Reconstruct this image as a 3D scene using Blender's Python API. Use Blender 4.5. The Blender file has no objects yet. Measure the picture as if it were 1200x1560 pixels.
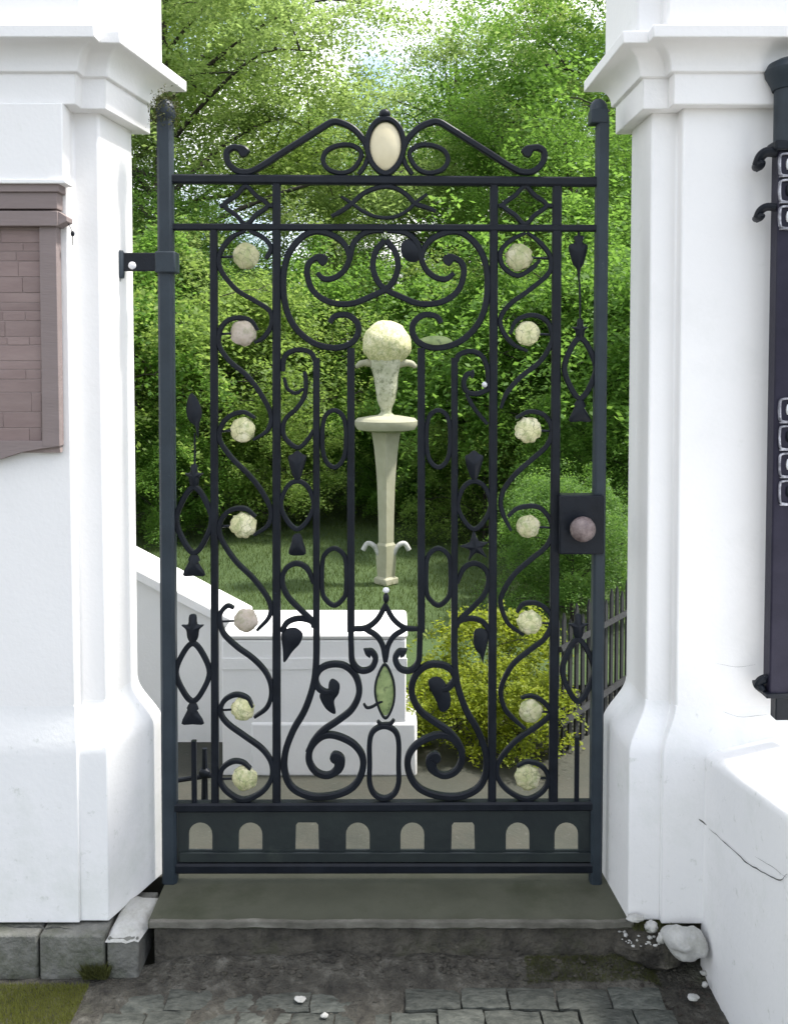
import bpy, math, random
import numpy as np
from mathutils import Vector, Matrix, noise
R = math.radians
random.seed(7); rng = np.random.default_rng(7)
SC = bpy.context.scene; COL = SC.collection

# ------------------------------------------------------------------ camera, sky, sun, exposure
F = 1371.0; PITCH = R(2.3); CY0 = 615.0; DIST = 2.4; EZ = 1.40
cam = bpy.data.cameras.new('camera'); co = bpy.data.objects.new('camera', cam); COL.objects.link(co)
cam.sensor_fit = 'VERTICAL'; cam.sensor_height = 24; cam.lens = 24*F/1560
cam.shift_y = -(780-CY0)/1560; cam.clip_start = .05; cam.clip_end = 500
co.location = (0, -DIST, EZ); co.rotation_euler = (R(90)-PITCH, 0, 0)
SC.camera = co

SUN_EL, SUN_AZ = R(61), R(86)          # azimuth clockwise from +Y (north)
W = bpy.data.worlds.new('World'); SC.world = W; W.use_nodes = True
nt = W.node_tree; N = nt.nodes; L = nt.links; N.clear()
out = N.new('ShaderNodeOutputWorld'); bg = N.new('ShaderNodeBackground'); bg.inputs[1].default_value = .15
sky = N.new('ShaderNodeTexSky'); sky.sky_type = 'NISHITA'; sky.sun_disc = False
sky.sun_elevation = SUN_EL; sky.sun_rotation = SUN_AZ; sky.dust_density = 2.0; sky.air_density = 1.0
tc = N.new('ShaderNodeTexCoord'); cn = N.new('ShaderNodeTexNoise'); cn.inputs['Scale'].default_value = 5
cn.inputs['Detail'].default_value = 8; cr = N.new('ShaderNodeValToRGB')
cr.color_ramp.elements[0].position = .40; cr.color_ramp.elements[1].position = .62
mx = N.new('ShaderNodeMix'); mx.data_type = 'RGBA'; mx.inputs[7].default_value = (7.0, 6.9, 6.7, 1)
L.new(tc.outputs['Generated'], cn.inputs['Vector']); L.new(cn.outputs['Fac'], cr.inputs[0])
L.new(cr.outputs[0], mx.inputs[0]); L.new(sky.outputs[0], mx.inputs[6])
L.new(mx.outputs[2], bg.inputs[0]); L.new(bg.outputs[0], out.inputs[0])
sl = bpy.data.lights.new('sun', 'SUN'); sl.energy = 3.2; sl.angle = R(5); sl.color = (1, .96, .9)
so = bpy.data.objects.new('sun', sl); COL.objects.link(so)
sd = Vector((math.sin(SUN_AZ)*math.cos(SUN_EL), math.cos(SUN_AZ)*math.cos(SUN_EL), math.sin(SUN_EL)))
so.rotation_euler = sd.to_track_quat('Z', 'Y').to_euler(); so.location = (2, -3, 6)
SC.view_settings.view_transform = 'Standard'; SC.view_settings.look = 'None'
SC.view_settings.exposure = 1.20; SC.view_settings.gamma = 1

# ------------------------------------------------------------------ helpers
FW = Vector((0, math.cos(PITCH), -math.sin(PITCH))); UP = Vector((0, math.sin(PITCH), math.cos(PITCH)))
def ray(px, py): return FW + Vector((1, 0, 0))*((px-600)/F) + UP*((CY0-py)/F)
def at(px, py, Y=0.0):
    d = ray(px, py); t = (Y+DIST)/d.y
    return Vector((0, -DIST, EZ)) + d*t
def atX(px, py, X):
    d = ray(px, py); t = X/d.x
    return Vector((0, -DIST, EZ)) + d*t
def atZ(px, py, Z):
    d = ray(px, py); t = (Z-EZ)/d.z
    return Vector((0, -DIST, EZ)) + d*t

WL = {}
def thing(name, loc, label, cat, group=None, kind=None):
    o = bpy.data.objects.new(name, None); COL.objects.link(o); o.location = loc
    o.empty_display_size = .1; WL[o] = Vector(loc)
    if label: o['label'] = label
    if cat: o['category'] = cat
    if group: o['group'] = group
    if kind: o['kind'] = kind
    return o
def mesh(name, v, f, m=None, smooth=None):
    me = bpy.data.meshes.new(name); me.from_pydata([tuple(x) for x in v], [], f); me.update()
    if m: me.materials.append(m)
    if smooth is not None:
        me.polygons.foreach_set('use_smooth', [True]*len(me.polygons))
        me.set_sharp_from_angle(angle=R(smooth))
    return me
def link(name, v, f, m, parent=None, smooth=35, bevel=0, seg=2, label=None, kind=None):
    base = WL[parent] if parent else Vector((0, 0, 0))
    me = mesh(name, [Vector(x)-base for x in v], f, m, smooth)
    o = bpy.data.objects.new(name, me); COL.objects.link(o)
    if parent: o.parent = parent; WL[o] = base
    else: WL[o] = Vector((0, 0, 0))
    if bevel:
        b = o.modifiers.new('bevel', 'BEVEL'); b.width = bevel; b.segments = seg; b.limit_method = 'ANGLE'; b.angle_limit = R(30)
    if label: o['label'] = label
    if kind: o['kind'] = kind
    return o
def inst(name, me, parent, loc, rot=(0, 0, 0), sc=(1, 1, 1), label=None):
    o = bpy.data.objects.new(name, me); COL.objects.link(o)
    if parent: o.parent = parent; o.location = Vector(loc)-WL[parent]; WL[o] = Vector(loc)
    else: o.location = loc; WL[o] = Vector(loc)
    o.rotation_euler = rot; o.scale = sc
    if label: o['label'] = label
    return o
def tag(o, label, cat=None, group=None, kind=None):
    if label: o['label'] = label
    if cat: o['category'] = cat
    if group: o['group'] = group
    if kind: o['kind'] = kind
    return o
def box(x0, x1, y0, y1, z0, z1):
    v = [(x0,y0,z0),(x1,y0,z0),(x1,y1,z0),(x0,y1,z0),(x0,y0,z1),(x1,y0,z1),(x1,y1,z1),(x0,y1,z1)]
    f = [(0,3,2,1),(4,5,6,7),(0,1,5,4),(1,2,6,5),(2,3,7,6),(3,0,4,7)]
    return v, f
def join(parts):
    V, Fc = [], []
    for v, f in parts:
        b = len(V); V += list(v); Fc += [tuple(i+b for i in q) for q in f]
    return V, Fc
def lathe(c, prof, seg=24, sx=1, sy=1, jit=0):
    """prof: list of (r, z) bottom to top, about the vertical through c"""
    V, Fc = [], []
    n = len(prof)
    for (r, z) in prof:
        for k in range(seg):
            a = 2*math.pi*k/seg
            rr = r*(1+(noise.noise(Vector((math.cos(a)*2, math.sin(a)*2, z*9)))*jit if jit else 0))
            V.append((c[0]+rr*math.cos(a)*sx, c[1]+rr*math.sin(a)*sy, c[2]+z))
    for i in range(n-1):
        for k in range(seg):
            a, b = i*seg+k, i*seg+(k+1) % seg
            Fc.append((a, b, b+seg, a+seg))
    Fc.append(tuple(reversed(range(seg)))); Fc.append(tuple(range((n-1)*seg, n*seg)))
    return V, Fc
def ellipsoid(c, rx, ry, rz, seg=20, rings=12, jit=0, js=3, seed=0, pt=0):
    V, Fc = [], []
    for i in range(rings+1):
        t = math.pi*i/rings
        for k in range(seg):
            a = 2*math.pi*k/seg
            p = Vector((math.sin(t)*math.cos(a), math.sin(t)*math.sin(a), math.cos(t)))
            s = 1+jit*noise.noise(p*js+Vector((seed*7.1, 0, 0)))
            if pt: s *= 1
            V.append((c[0]+p.x*rx*s*(1-pt*abs(p.z)**2), c[1]+p.y*ry*s, c[2]+p.z*rz*s))
    for i in range(rings):
        for k in range(seg):
            a, b = i*seg+k, i*seg+(k+1) % seg
            if i == 0: Fc.append((a, a+seg, b+seg))
            elif i == rings-1: Fc.append((a, a+seg, b))
            else: Fc.append((a, a+seg, b+seg, b))
    return V, Fc
def spline(pts, sub=6, closed=False):
    P = [Vector(p) for p in pts]; n = len(P); o = []
    rngk = range(n) if closed else range(n-1)
    for i in rngk:
        p1, p2 = P[i], P[(i+1) % n]
        p0 = P[(i-1) % n] if (closed or i > 0) else p1*2-p2
        p3 = P[(i+2) % n] if (closed or i < n-2) else p2*2-p1
        for k in range(sub):
            t = k/sub
            o.append(.5*((2*p1)+(-p0+p2)*t+(2*p0-5*p1+4*p2-p3)*t*t+(-p0+3*p1-3*p2+p3)*t**3))
    if not closed: o.append(P[-1])
    return o
DK = [0]
def sweep(pts, w, d, closed=False, wf=None, yoff=0):
    """flat bar following pts in the XZ plane: w across, d deep along Y"""
    DK[0] += 1; d = d + (DK[0] % 23)*.00022
    n = len(pts); V, Fc = [], []
    for i, p in enumerate(pts):
        a = pts[(i-1) % n] if (closed or i > 0) else p
        b = pts[(i+1) % n] if (closed or i < n-1) else p
        t = (b-a); t.y = 0
        if t.length < 1e-9: t = Vector((0, 0, 1))
        t.normalize(); nn = Vector((-t.z, 0, t.x))
        s = wf(i/(n-1)) if wf else 1
        hw, hd = w*s/2, d/2; c = min(hw, hd)*.38
        for (u, y) in [(-hw+c,-hd),(hw-c,-hd),(hw,-hd+c),(hw,hd-c),(hw-c,hd),(-hw+c,hd),(-hw,hd-c),(-hw,-hd+c)]:
            V.append(p+nn*u+Vector((0, y+yoff, 0)))
    m = n if closed else n-1
    for i in range(m):
        j = (i+1) % n
        for k in range(8):
            a, b = i*8+k, i*8+(k+1) % 8
            Fc.append((a, j*8+k, j*8+(k+1) % 8, b))
    if not closed:
        Fc.append(tuple(range(8))); Fc.append(tuple(reversed(range((n-1)*8, n*8))))
    return V, Fc
def tube(pts, rad, seg=8):
    """round tapered tube; rad: list or number"""
    n = len(pts); V, Fc = [], []
    for i, p in enumerate(pts):
        p = Vector(p); a = Vector(pts[max(i-1, 0)]); b = Vector(pts[min(i+1, n-1)])
        t = (b-a).normalized(); s = t.cross(Vector((.3, .9, .1))).normalized(); u = t.cross(s)
        r = rad[i] if hasattr(rad, '__len__') else rad
        for k in range(seg):
            an = 2*math.pi*k/seg; V.append(p+s*(r*math.cos(an))+u*(r*math.sin(an)))
    for i in range(n-1):
        for k in range(seg):
            a, b = i*seg+k, i*seg+(k+1) % seg
            Fc.append((a, b, b+seg, a+seg))
    Fc.append(tuple(reversed(range(seg)))); Fc.append(tuple(range((n-1)*seg, n*seg)))
    return V, Fc

# ------------------------------------------------------------------ materials
def ramp(nd, stops):
    e = nd.color_ramp.elements
    e[0].position, e[0].color = stops[0][0], (*stops[0][1], 1)
    e[1].position, e[1].color = stops[-1][0], (*stops[-1][1], 1)
    for p, c in stops[1:-1]:
        x = e.new(p); x.color = (*c, 1)
def mat(name, stops, scale=8, rough=.6, bump=.2, bscale=60, detail=8, stretch=(1, 1, 1), spots=None, metal=0,
        spec=.5, rnd=0, cracks=None, bdist=.004, noise_rough=0):
    m = bpy.data.materials.new(name); m.use_nodes = True; t = m.node_tree; Nn = t.nodes; Ll = t.links
    p = Nn['Principled BSDF']; p.inputs['Roughness'].default_value = rough; p.inputs['Metallic'].default_value = metal
    p.inputs['Specular IOR Level'].default_value = spec
    tcn = Nn.new('ShaderNodeTexCoord'); mp = Nn.new('ShaderNodeMapping'); mp.inputs['Scale'].default_value = stretch
    Ll.new(tcn.outputs['Object'], mp.inputs[0])
    vec = mp.outputs[0]
    oi = Nn.new('ShaderNodeObjectInfo')
    if rnd:
        ad = Nn.new('ShaderNodeVectorMath'); ad.operation = 'ADD'; cm = Nn.new('ShaderNodeVectorMath'); cm.operation = 'SCALE'
        cm.inputs[0].default_value = (37, 19, 53); Ll.new(oi.outputs['Random'], cm.inputs['Scale'])
        Ll.new(mp.outputs[0], ad.inputs[0]); Ll.new(cm.outputs[0], ad.inputs[1]); vec = ad.outputs[0]
    n1 = Nn.new('ShaderNodeTexNoise'); n1.inputs['Scale'].default_value = scale; n1.inputs['Detail'].default_value = detail
    n1.inputs['Roughness'].default_value = .65; Ll.new(vec, n1.inputs['Vector'])
    r = Nn.new('ShaderNodeValToRGB'); ramp(r, stops); Ll.new(n1.outputs['Fac'], r.inputs[0]); col = r.outputs[0]
    if rnd:
        hs = Nn.new('ShaderNodeHueSaturation'); mr = Nn.new('ShaderNodeMapRange')
        mr.inputs[3].default_value = 1-rnd; mr.inputs[4].default_value = 1+rnd
        Ll.new(oi.outputs['Random'], mr.inputs[0]); Ll.new(mr.outputs[0], hs.inputs['Value']); Ll.new(col, hs.inputs['Color']); col = hs.outputs[0]
    if spots:
        for (sc_, lo, hi, c, amt) in spots:
            n2 = Nn.new('ShaderNodeTexNoise'); n2.inputs['Scale'].default_value = sc_; n2.inputs['Detail'].default_value = 10
            n2.inputs['Roughness'].default_value = .7
            Ll.new(vec, n2.inputs['Vector']); r2 = Nn.new('ShaderNodeMapRange'); r2.inputs[1].default_value = lo; r2.inputs[2].default_value = hi
            r2.inputs[4].default_value = amt
            Ll.new(n2.outputs['Fac'], r2.inputs[0]); mm = Nn.new('ShaderNodeMix'); mm.data_type = 'RGBA'
            Ll.new(r2.outputs[0], mm.inputs[0]); Ll.new(col, mm.inputs[6]); mm.inputs[7].default_value = (*c, 1); col = mm.outputs[2]
    if cracks:
        vo = Nn.new('ShaderNodeTexVoronoi'); vo.feature = 'DISTANCE_TO_EDGE'; vo.inputs['Scale'].default_value = cracks[0]
        wv = Nn.new('ShaderNodeTexNoise'); wv.inputs['Scale'].default_value = cracks[0]*1.5; Ll.new(vec, wv.inputs['Vector'])
        av = Nn.new('ShaderNodeVectorMath'); av.operation = 'MULTIPLY_ADD'; av.inputs[1].default_value = (.6/cracks[0],)*3
        Ll.new(wv.outputs['Color'], av.inputs[0]); Ll.new(vec, av.inputs[2]); Ll.new(av.outputs[0], vo.inputs['Vector'])
        r3 = Nn.new('ShaderNodeMapRange'); r3.inputs[1].default_value = cracks[1]; r3.inputs[2].default_value = cracks[1]*2.2
        r3.inputs[3].default_value = cracks[3]; r3.inputs[4].default_value = 0
        Ll.new(vo.outputs[0], r3.inputs[0]); mm = Nn.new('ShaderNodeMix'); mm.data_type = 'RGBA'
        Ll.new(r3.outputs[0], mm.inputs[0]); Ll.new(col, mm.inputs[6]); mm.inputs[7].default_value = (*cracks[2], 1); col = mm.outputs[2]
    Ll.new(col, p.inputs['Base Color'])
    if noise_rough:
        mr = Nn.new('ShaderNodeMapRange'); mr.inputs[3].default_value = rough-noise_rough; mr.inputs[4].default_value = rough+noise_rough
        Ll.new(n1.outputs['Fac'], mr.inputs[0]); Ll.new(mr.outputs[0], p.inputs['Roughness'])
    if bump:
        nb = Nn.new('ShaderNodeTexNoise'); nb.inputs['Scale'].default_value = bscale; nb.inputs['Detail'].default_value = 6
        Ll.new(vec, nb.inputs['Vector']); b = Nn.new('ShaderNodeBump'); b.inputs['Strength'].default_value = bump
        b.inputs['Distance'].default_value = bdist; Ll.new(nb.outputs['Fac'], b.inputs['Height']); Ll.new(b.outputs[0], p.inputs['Normal'])
    return m
def leafmat(name, cols, trans=.4, vscale=1.2, rough=.55):
    m = bpy.data.materials.new(name); m.use_nodes = True; t = m.node_tree; Nn = t.nodes; Ll = t.links
    p = Nn['Principled BSDF']; p.inputs['Roughness'].default_value = rough; p.inputs['Specular IOR Level'].default_value = .3
    g = Nn.new('ShaderNodeNewGeometry'); r = Nn.new('ShaderNodeValToRGB'); ramp(r, cols)
    tcn = Nn.new('ShaderNodeTexCoord'); n1 = Nn.new('ShaderNodeTexNoise'); n1.inputs['Scale'].default_value = vscale; n1.inputs['Detail'].default_value = 3
    Ll.new(tcn.outputs['Object'], n1.inputs['Vector'])
    ma = Nn.new('ShaderNodeMath'); ma.operation = 'MULTIPLY_ADD'; ma.inputs[1].default_value = .30
    mb = Nn.new('ShaderNodeMath'); mb.operation = 'MULTIPLY'; mb.inputs[1].default_value = .70
    Ll.new(n1.outputs['Fac'], mb.inputs[0]); Ll.new(g.outputs['Random Per Island'], ma.inputs[0]); Ll.new(mb.outputs[0], ma.inputs[2])
    Ll.new(ma.outputs[0], r.inputs[0]); Ll.new(r.outputs[0], p.inputs['Base Color'])
    tr = Nn.new('ShaderNodeBsdfTranslucent'); hs = Nn.new('ShaderNodeHueSaturation'); hs.inputs['Value'].default_value = 1.6
    hs.inputs['Hue'].default_value = .49
    Ll.new(r.outputs[0], hs.inputs['Color']); Ll.new(hs.outputs[0], tr.inputs[0])
    mi = Nn.new('ShaderNodeMixShader'); mi.inputs[0].default_value = trans
    Ll.new(p.outputs[0], mi.inputs[1]); Ll.new(tr.outputs[0], mi.inputs[2]); Ll.new(mi.outputs[0], Nn['Material Output'].inputs[0])
    return m

M = {}
M['plaster'] = mat('white_painted_render', [(.3, (.79, .78, .77)), (.7, (.83, .82, .81))], 3, .75, .35, 90, spots=[(2.2, .55, .80, (.62, .63, .60), .4), (14, .62, .8, (.60, .62, .56), .45), (70, .70, .76, (.35, .36, .33), .5)], bdist=.0022)
M['plaster_dirty'] = mat('weathered_white_render', [(.3, (.76, .76, .755)), (.7, (.81, .805, .80))], 3, .8, .22, 70, spots=[(3.2, .52, .75, (.60, .63, .58), .6), (30, .60, .74, (.40, .43, .36), .6), (110, .66, .74, (.28, .30, .24), .5)], bdist=.003)
M['iron'] = mat('dark_painted_iron', [(.3, (.005, .0065, .010)), (.7, (.011, .014, .020))], 14, .42, .35, 160, spots=[(45, .66, .74, (.05, .06, .08), .6), (12, .66, .8, (.035, .03, .028), .5)], bdist=.0015, noise_rough=.12, spec=.2)
M['ironpost'] = mat('slate_blue_painted_iron', [(.3, (.016, .024, .032)), (.7, (.028, .040, .052))], 9, .5, .35, 120, spots=[(30, .66, .75, (.12, .14, .15), .5)], bdist=.0015, noise_rough=.1, spec=.35)
M['panel'] = mat('dark_green_sheet_metal', [(.3, (.008, .012, .015)), (.7, (.018, .026, .025))], 7, .5, .2, 60, spots=[(9, .6, .75, (.06, .07, .055), .5)])
M['cream'] = mat('cream_enamel', [(.3, (.60, .53, .34)), (.7, (.68, .61, .42))], 12, .35, .1, 40)
M['ball'] = mat('mottled_cream_stone', [(.25, (.36, .37, .15)), (.5, (.58, .55, .32)), (.75, (.72, .67, .50))], 26, .7, .6, 90, rnd=.18, spots=[(45, .48, .62, (.26, .32, .12), .7), (110, .55, .66, (.16, .18, .08), .6)], cracks=(30, .012, (.16, .17, .09), .6))
M['knob'] = mat('brown_metal_knob', [(.3, (.12, .085, .085)), (.7, (.26, .21, .20))], 60, .45, .5, 200, metal=.3)
M['stone_pale'] = mat('pale_carved_stone', [(.3, (.27, .27, .18)), (.7, (.38, .37, .27))], 6, .8, .3, 50)
M['stone_mottled'] = mat('lichened_carved_stone', [(.3, (.33, .35, .22)), (.7, (.55, .54, .42))], 12, .85, .8, 50, spots=[(28, .5, .6, (.16, .18, .10), .8)], bdist=.01)
M['white_stone'] = mat('whitened_stone', [(.3, (.38, .38, .36)), (.7, (.60, .60, .59))], 9, .85, .8, 45, spots=[(18, .42, .62, (.26, .26, .22), .7)], bdist=.008)
M['tread'] = mat('olive_grey_concrete', [(.3, (.056, .059, .042)), (.7, (.088, .090, .066))], 4, .7, .35, 150, stretch=(1, 1, 1), spots=[(90, .66, .78, (.10, .095, .08), .5), (5, .50, .75, (.030, .036, .018), .7), (1.7, .5, .7, (.07, .068, .055), .5)], bdist=.0025, spec=.15)
M['edge'] = mat('worn_pale_step_edge', [(.3, (.06, .058, .046)), (.55, (.13, .125, .105)), (.7, (.20, .195, .17))], 25, .85, .6, 90, stretch=(.5, 1, 1))
M['riser'] = mat('dark_damp_stone', [(.35, (.022, .020, .016)), (.65, (.085, .078, .062))], 18, .85, 1, 80, spots=[(60, .62, .72, (.09, .085, .07), .6), (7, .55, .7, (.035, .04, .015), .7)], bdist=.012)
M['dirt'] = mat('dark_wet_earth', [(.32, (.022, .020, .016)), (.52, (.066, .062, .050)), (.68, (.14, .135, .115))], 20, .85, 1, 110, spots=[(80, .64, .74, (.15, .15, .14), .5), (6, .6, .75, (.05, .06, .025), .6)], bdist=.015)
M['slate'] = mat('grey_green_slate_sett', [(.32, (.036, .041, .036)), (.68, (.118, .124, .108))], 30, .7, .9, 70, stretch=(1, 1.8, 1.5), rnd=.22, spec=.3, spots=[(50, .62, .74, (.20, .21, .20), .5), (9, .60, .75, (.035, .038, .026), .8)], bdist=.008)
M['oldstone'] = mat('grey_foundation_stone', [(.3, (.10, .10, .09)), (.7, (.20, .20, .18))], 10, .85, .8, 60, rnd=.12, spots=[(8, .45, .65, (.055, .065, .035), .85)], bdist=.01)
M['moss'] = leafmat('moss', [(.2, (.03, .035, .012)), (.8, (.10, .11, .03))], .2, 20)
M['grass'] = leafmat('grass_blade', [(.2, (.045, .075, .014)), (.8, (.08, .115, .024))], .4, 2)
M['grass_olive'] = leafmat('olive_grass', [(.2, (.10, .12, .02)), (.8, (.18, .19, .045))], .4, 6)
M['lawn'] = mat('mown_lawn', [(.3, (.040, .075, .018)), (.7, (.065, .105, .026))], 1.2, .9, .8, 120, spots=[(40, .5, .7, (.035, .06, .018), .6)], bdist=.02)
M['path'] = mat('grey_path_concrete', [(.3, (.026, .029, .021)), (.7, (.044, .046, .034))], 5, .8, .3, 90, spots=[(3, .45, .65, (.050, .046, .034), .8), (60, .6, .72, (.12, .12, .11), .5)])
M['curb'] = mat('beige_curb_stone', [(.3, (.26, .26, .21)), (.7, (.38, .37, .31))], 12, .85, .5, 70, rnd=.1)
M['brick'] = mat('brown_terracotta', [(.3, (.21, .152, .142)), (.7, (.27, .205, .190))], 14, .85, .2, 120, rnd=.10, stretch=(.4, 1, 1.6))
M['brick_frame'] = mat('brown_moulded_frame', [(.3, (.20, .160, .152)), (.7, (.24, .195, .187))], 10, .8, .25, 120, stretch=(.3, 1, 2))
M['mortar'] = mat('greyish_brown_mortar', [(.3, (.25, .20, .185)), (.7, (.30, .24, .225))], 20, .9, .5, 150)
M['crack'] = mat('dark_crack', [(.3, (.05, .05, .045)), (.7, (.12, .12, .11))], 60, .95, 0)
M['bark'] = mat('dark_bark', [(.3, (.018, .015, .012)), (.7, (.065, .055, .045))], 10, .95, 1, 30, stretch=(1, 1, .2), bdist=.03)
M['wood'] = mat('weathered_dark_wood', [(.3, (.006, .007, .008)), (.7, (.022, .024, .026))], 9, .85, .7, 40, stretch=(3, 3, .25), rnd=.25)
M['leaf_olive'] = leafmat('olive_green_leaf', [(.15, (0.09, 0.16, 0.03)), (.5, (0.16, 0.25, 0.052)), (.85, (0.24, 0.33, 0.085))], .55)
M['leaf_fresh'] = leafmat('fresh_green_leaf', [(.15, (0.06, 0.14, 0.022)), (.5, (0.11, 0.22, 0.036)), (.85, (0.18, 0.31, 0.06))], .55)
M['leaf_dark'] = leafmat('dark_green_leaf', [(.15, (0.045, 0.105, 0.020)), (.5, (0.085, 0.175, 0.032)), (.85, (0.15, 0.25, 0.048))], .5)
M['leaf_yellow'] = leafmat('yellow_green_leaf', [(.15, (0.117, 0.169, 0.013)), (.5, (0.195, 0.247, 0.018)), (.85, (0.286, 0.312, 0.026))], .5)
M['whitegloss'] = mat('white_metal_and_highlight', [(.3, (.6, .6, .62)), (.7, (.75, .75, .78))], 30, .35, .2, 90)  # plain white for small parts, and the painted highlights on the post bosses
M['greygloss'] = mat('grey_metal_painted_gloss', [(.3, (.03, .03, .04)), (.5, (.25, .25, .28)), (.7, (.65, .65, .7))], 60, .35, .3, 90)  # dark-to-pale ramp paints the gleam of glossy iron into the colour
M['bracket_iron'] = mat('purplish_black_iron', [(.3, (.012, .011, .022)), (.7, (.025, .023, .040))], 10, .45, .2, 90, spec=.2)

# ------------------------------------------------------------------ ground
def grid(x0, x1, y0, y1, nx, ny, hf):
    V = [(x0+(x1-x0)*i/nx, y0+(y1-y0)*j/ny, 0) for j in range(ny+1) for i in range(nx+1)]
    V = [(x, y, hf(x, y)) for x, y, _ in V]
    Fc = [(j*(nx+1)+i, j*(nx+1)+i+1, (j+1)*(nx+1)+i+1, (j+1)*(nx+1)+i) for j in range(ny) for i in range(nx)]
    return V, Fc
ZG = -.112
def hg(x, y):
    n = noise.fractal(Vector((x*7, y*7, .3)), .75, 2.1, 6)*.012 + noise.noise(Vector((x*2, y*2, 4)))*.006
    b = max(0, min(1, (y+.34)/.15)); w = max(0, min(1, (x+.62)/.08))*max(0, min(1, (.66-x)/.08))
    return ZG-.012+n+.034*b*b*w
v, f = grid(-1.7, 1.7, -2.9, -.16, 300, 240, hg)
tag(link('ground', v, f, M['dirt'], smooth=60), 'dark damp earth in front of the gate step', kind='structure')
v, f = grid(-140, 140, -60, 220, 2, 2, lambda x, y: -.40)
tag(link('far_ground', v, f, M['path'], smooth=60), 'ground stretching to the horizon', kind='structure')
def hl(x, y):
    n = noise.noise(Vector((x*.5, y*.5, 0)))*.03
    e = max(0, y-7.5); return -.02 + n + .035*e + (.02*(x-1)**2 if False else 0)
v, f = grid(-30, 30, 1.55, 60, 60, 90, hl)
tag(link('lawn', v, f, M['lawn'], smooth=60), 'green lawn rising behind the white walls', kind='structure')
v, f = join([box(-1.7, 1.7, .104, 1.7, -.16, -.045)])
tag(link('path', v, f, M['path'], smooth=35, bevel=.004), 'grey paved path behind the gate', kind='structure')

# setts
pav = thing('paving', (0, -.6, ZG), 'worn grey slate setts let into the ground before the step', None, kind='structure')
row_y = -.262; k = 0
while row_y > -1.5 and k < 280:
    d = random.choice([.055, .075, .062]); x = -.70+random.uniform(0, .05)
    x1 = .64
    if row_y < -.5: x = -.9+random.uniform(0, .05); x1 = .72
    while x < x1:
        wd = random.uniform(.09, .135); g = .0045
        z1 = ZG+.004+random.uniform(-.003, .003)
        if x < .0: z1 -= .006+.004*random.random()
        ax, bx, ay, by = x+g/2, x+wd-g/2, row_y-d+g/2, row_y-g/2
        j = lambda s=.004: random.uniform(-s, s)
        NX_, NY_ = 5, 3; tl = [j(.003) for _ in range(3)]; vv = []; ff = []
        for b_ in range(NY_+1):
            for a_ in range(NX_+1):
                ua, ub = a_/NX_, b_/NY_; ed = a_ in (0, NX_) or b_ in (0, NY_)
                vv.append((ax+(bx-ax)*ua+j(.0022), ay+(by-ay)*ub+j(.0022), z1+tl[0]*ua+tl[1]*ub+noise.noise(Vector((ax*30+ua*3, ay*30+ub*3, 1)))*.0035-(.004 if ed else 0)))
        for b_ in range(NY_):
            for a_ in range(NX_):
                q_ = b_*(NX_+1)+a_; ff.append((q_, q_+1, q_+NX_+2, q_+NX_+1))
        rim = [i_ for i_ in range(NX_+1)]+[(b_+1)*(NX_+1)+NX_ for b_ in range(NY_)]+[NY_*(NX_+1)+i_ for i_ in range(NX_-1, -1, -1)]+[b_*(NX_+1) for b_ in range(NY_-1, 0, -1)]
        n0 = len(vv); vv += [(vv[i_][0], vv[i_][1], ZG-.05) for i_ in rim]
        for i_ in range(len(rim)):
            i2 = (i_+1) % len(rim); ff.append((rim[i_], n0+i_, n0+i2, rim[i2]))
        link('paver', vv, ff, M['slate'], pav, smooth=50); k += 1
        x += wd
    row_y -= d

# ------------------------------------------------------------------ pillars
def offpoly(P, d):
    n = len(P); o = []
    for i in range(n):
        a, b, c = Vector(P[i-1]), Vector(P[i]), Vector(P[(i+1) % n])
        e1 = (b-a).normalized(); e2 = (c-b).normalized()
        n1 = Vector((e1.y, -e1.x)); n2 = Vector((e2.y, -e2.x))
        m = (n1+n2)/(1+n1.dot(n2)); o.append(b+m*d)
    return o
def loft(rings):
    """rings: list of (poly, z) bottom to top"""
    V, Fc = [], []; n = len(rings[0][0])
    for P, z in rings: V += [(p[0], p[1], z) for p in P]
    for i in range(len(rings)-1):
        for k in range(n):
            a, b = i*n+k, i*n+(k+1) % n
            Fc.append((a, b, b+n, a+n))
    Fc.append(tuple(reversed(range(n)))); Fc.append(tuple(range((len(rings)-1)*n, len(rings)*n)))
    return V, Fc
def pillar(label, loc, S, Pl, far):
    t = thing('gate_pillar', loc, label, 'pillar')
    # plinth rising into a soft weathered shoulder
    rings = [(Pl, -.005), (Pl, .40)]
    for a in range(13):
        u = a/12; e = u*u*(3-2*u)
        rings.append(([Vector(p).lerp(Vector(q), e) for p, q in zip(Pl, S)], .425+.125*u))
    link('plinth', *loft(rings), M['plaster_dirty'], t, smooth=50, bevel=.0025, seg=2)
    link('shaft', *loft([(S, .49), (S, 2.06)]), M['plaster'], t, bevel=.006, seg=3)
    prof = [(2.035, .012), (2.035, .034), (2.110, .034), (2.110, .044)]
    for a in range(1, 11):                       # cavetto
        u = a/10; prof.append((2.110+.060*math.sin(u*math.pi/2)**.9, .044+.050*(1-math.cos(u*math.pi/2))))
    prof += [(2.170, .104), (2.200, .104), (2.206, .06)]
    link('cornice', *loft([(offpoly(S, o), z) for z, o in prof]), M['plaster'], t, smooth=25, bevel=.003)
    link('attic', *loft([(offpoly(S, .058), 2.17), (offpoly(S, .058), 2.75)]), M['plaster'], t, bevel=.006)
    return t
YP, YJ, YB = -.165, -.125, .05
xjl = at(155, 500, YJ).x; xbl = at(206, 600, YB).x; xpl = at(104, 300, YP).x
SL = [(-1.7, YP), (xpl, YP), (xpl, YJ), (xjl, YJ), (xbl, YB), (-1.7, YB)]
pjl = at(165, 1250, -.165).x; pbl = at(247, 1250, .03).x
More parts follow.
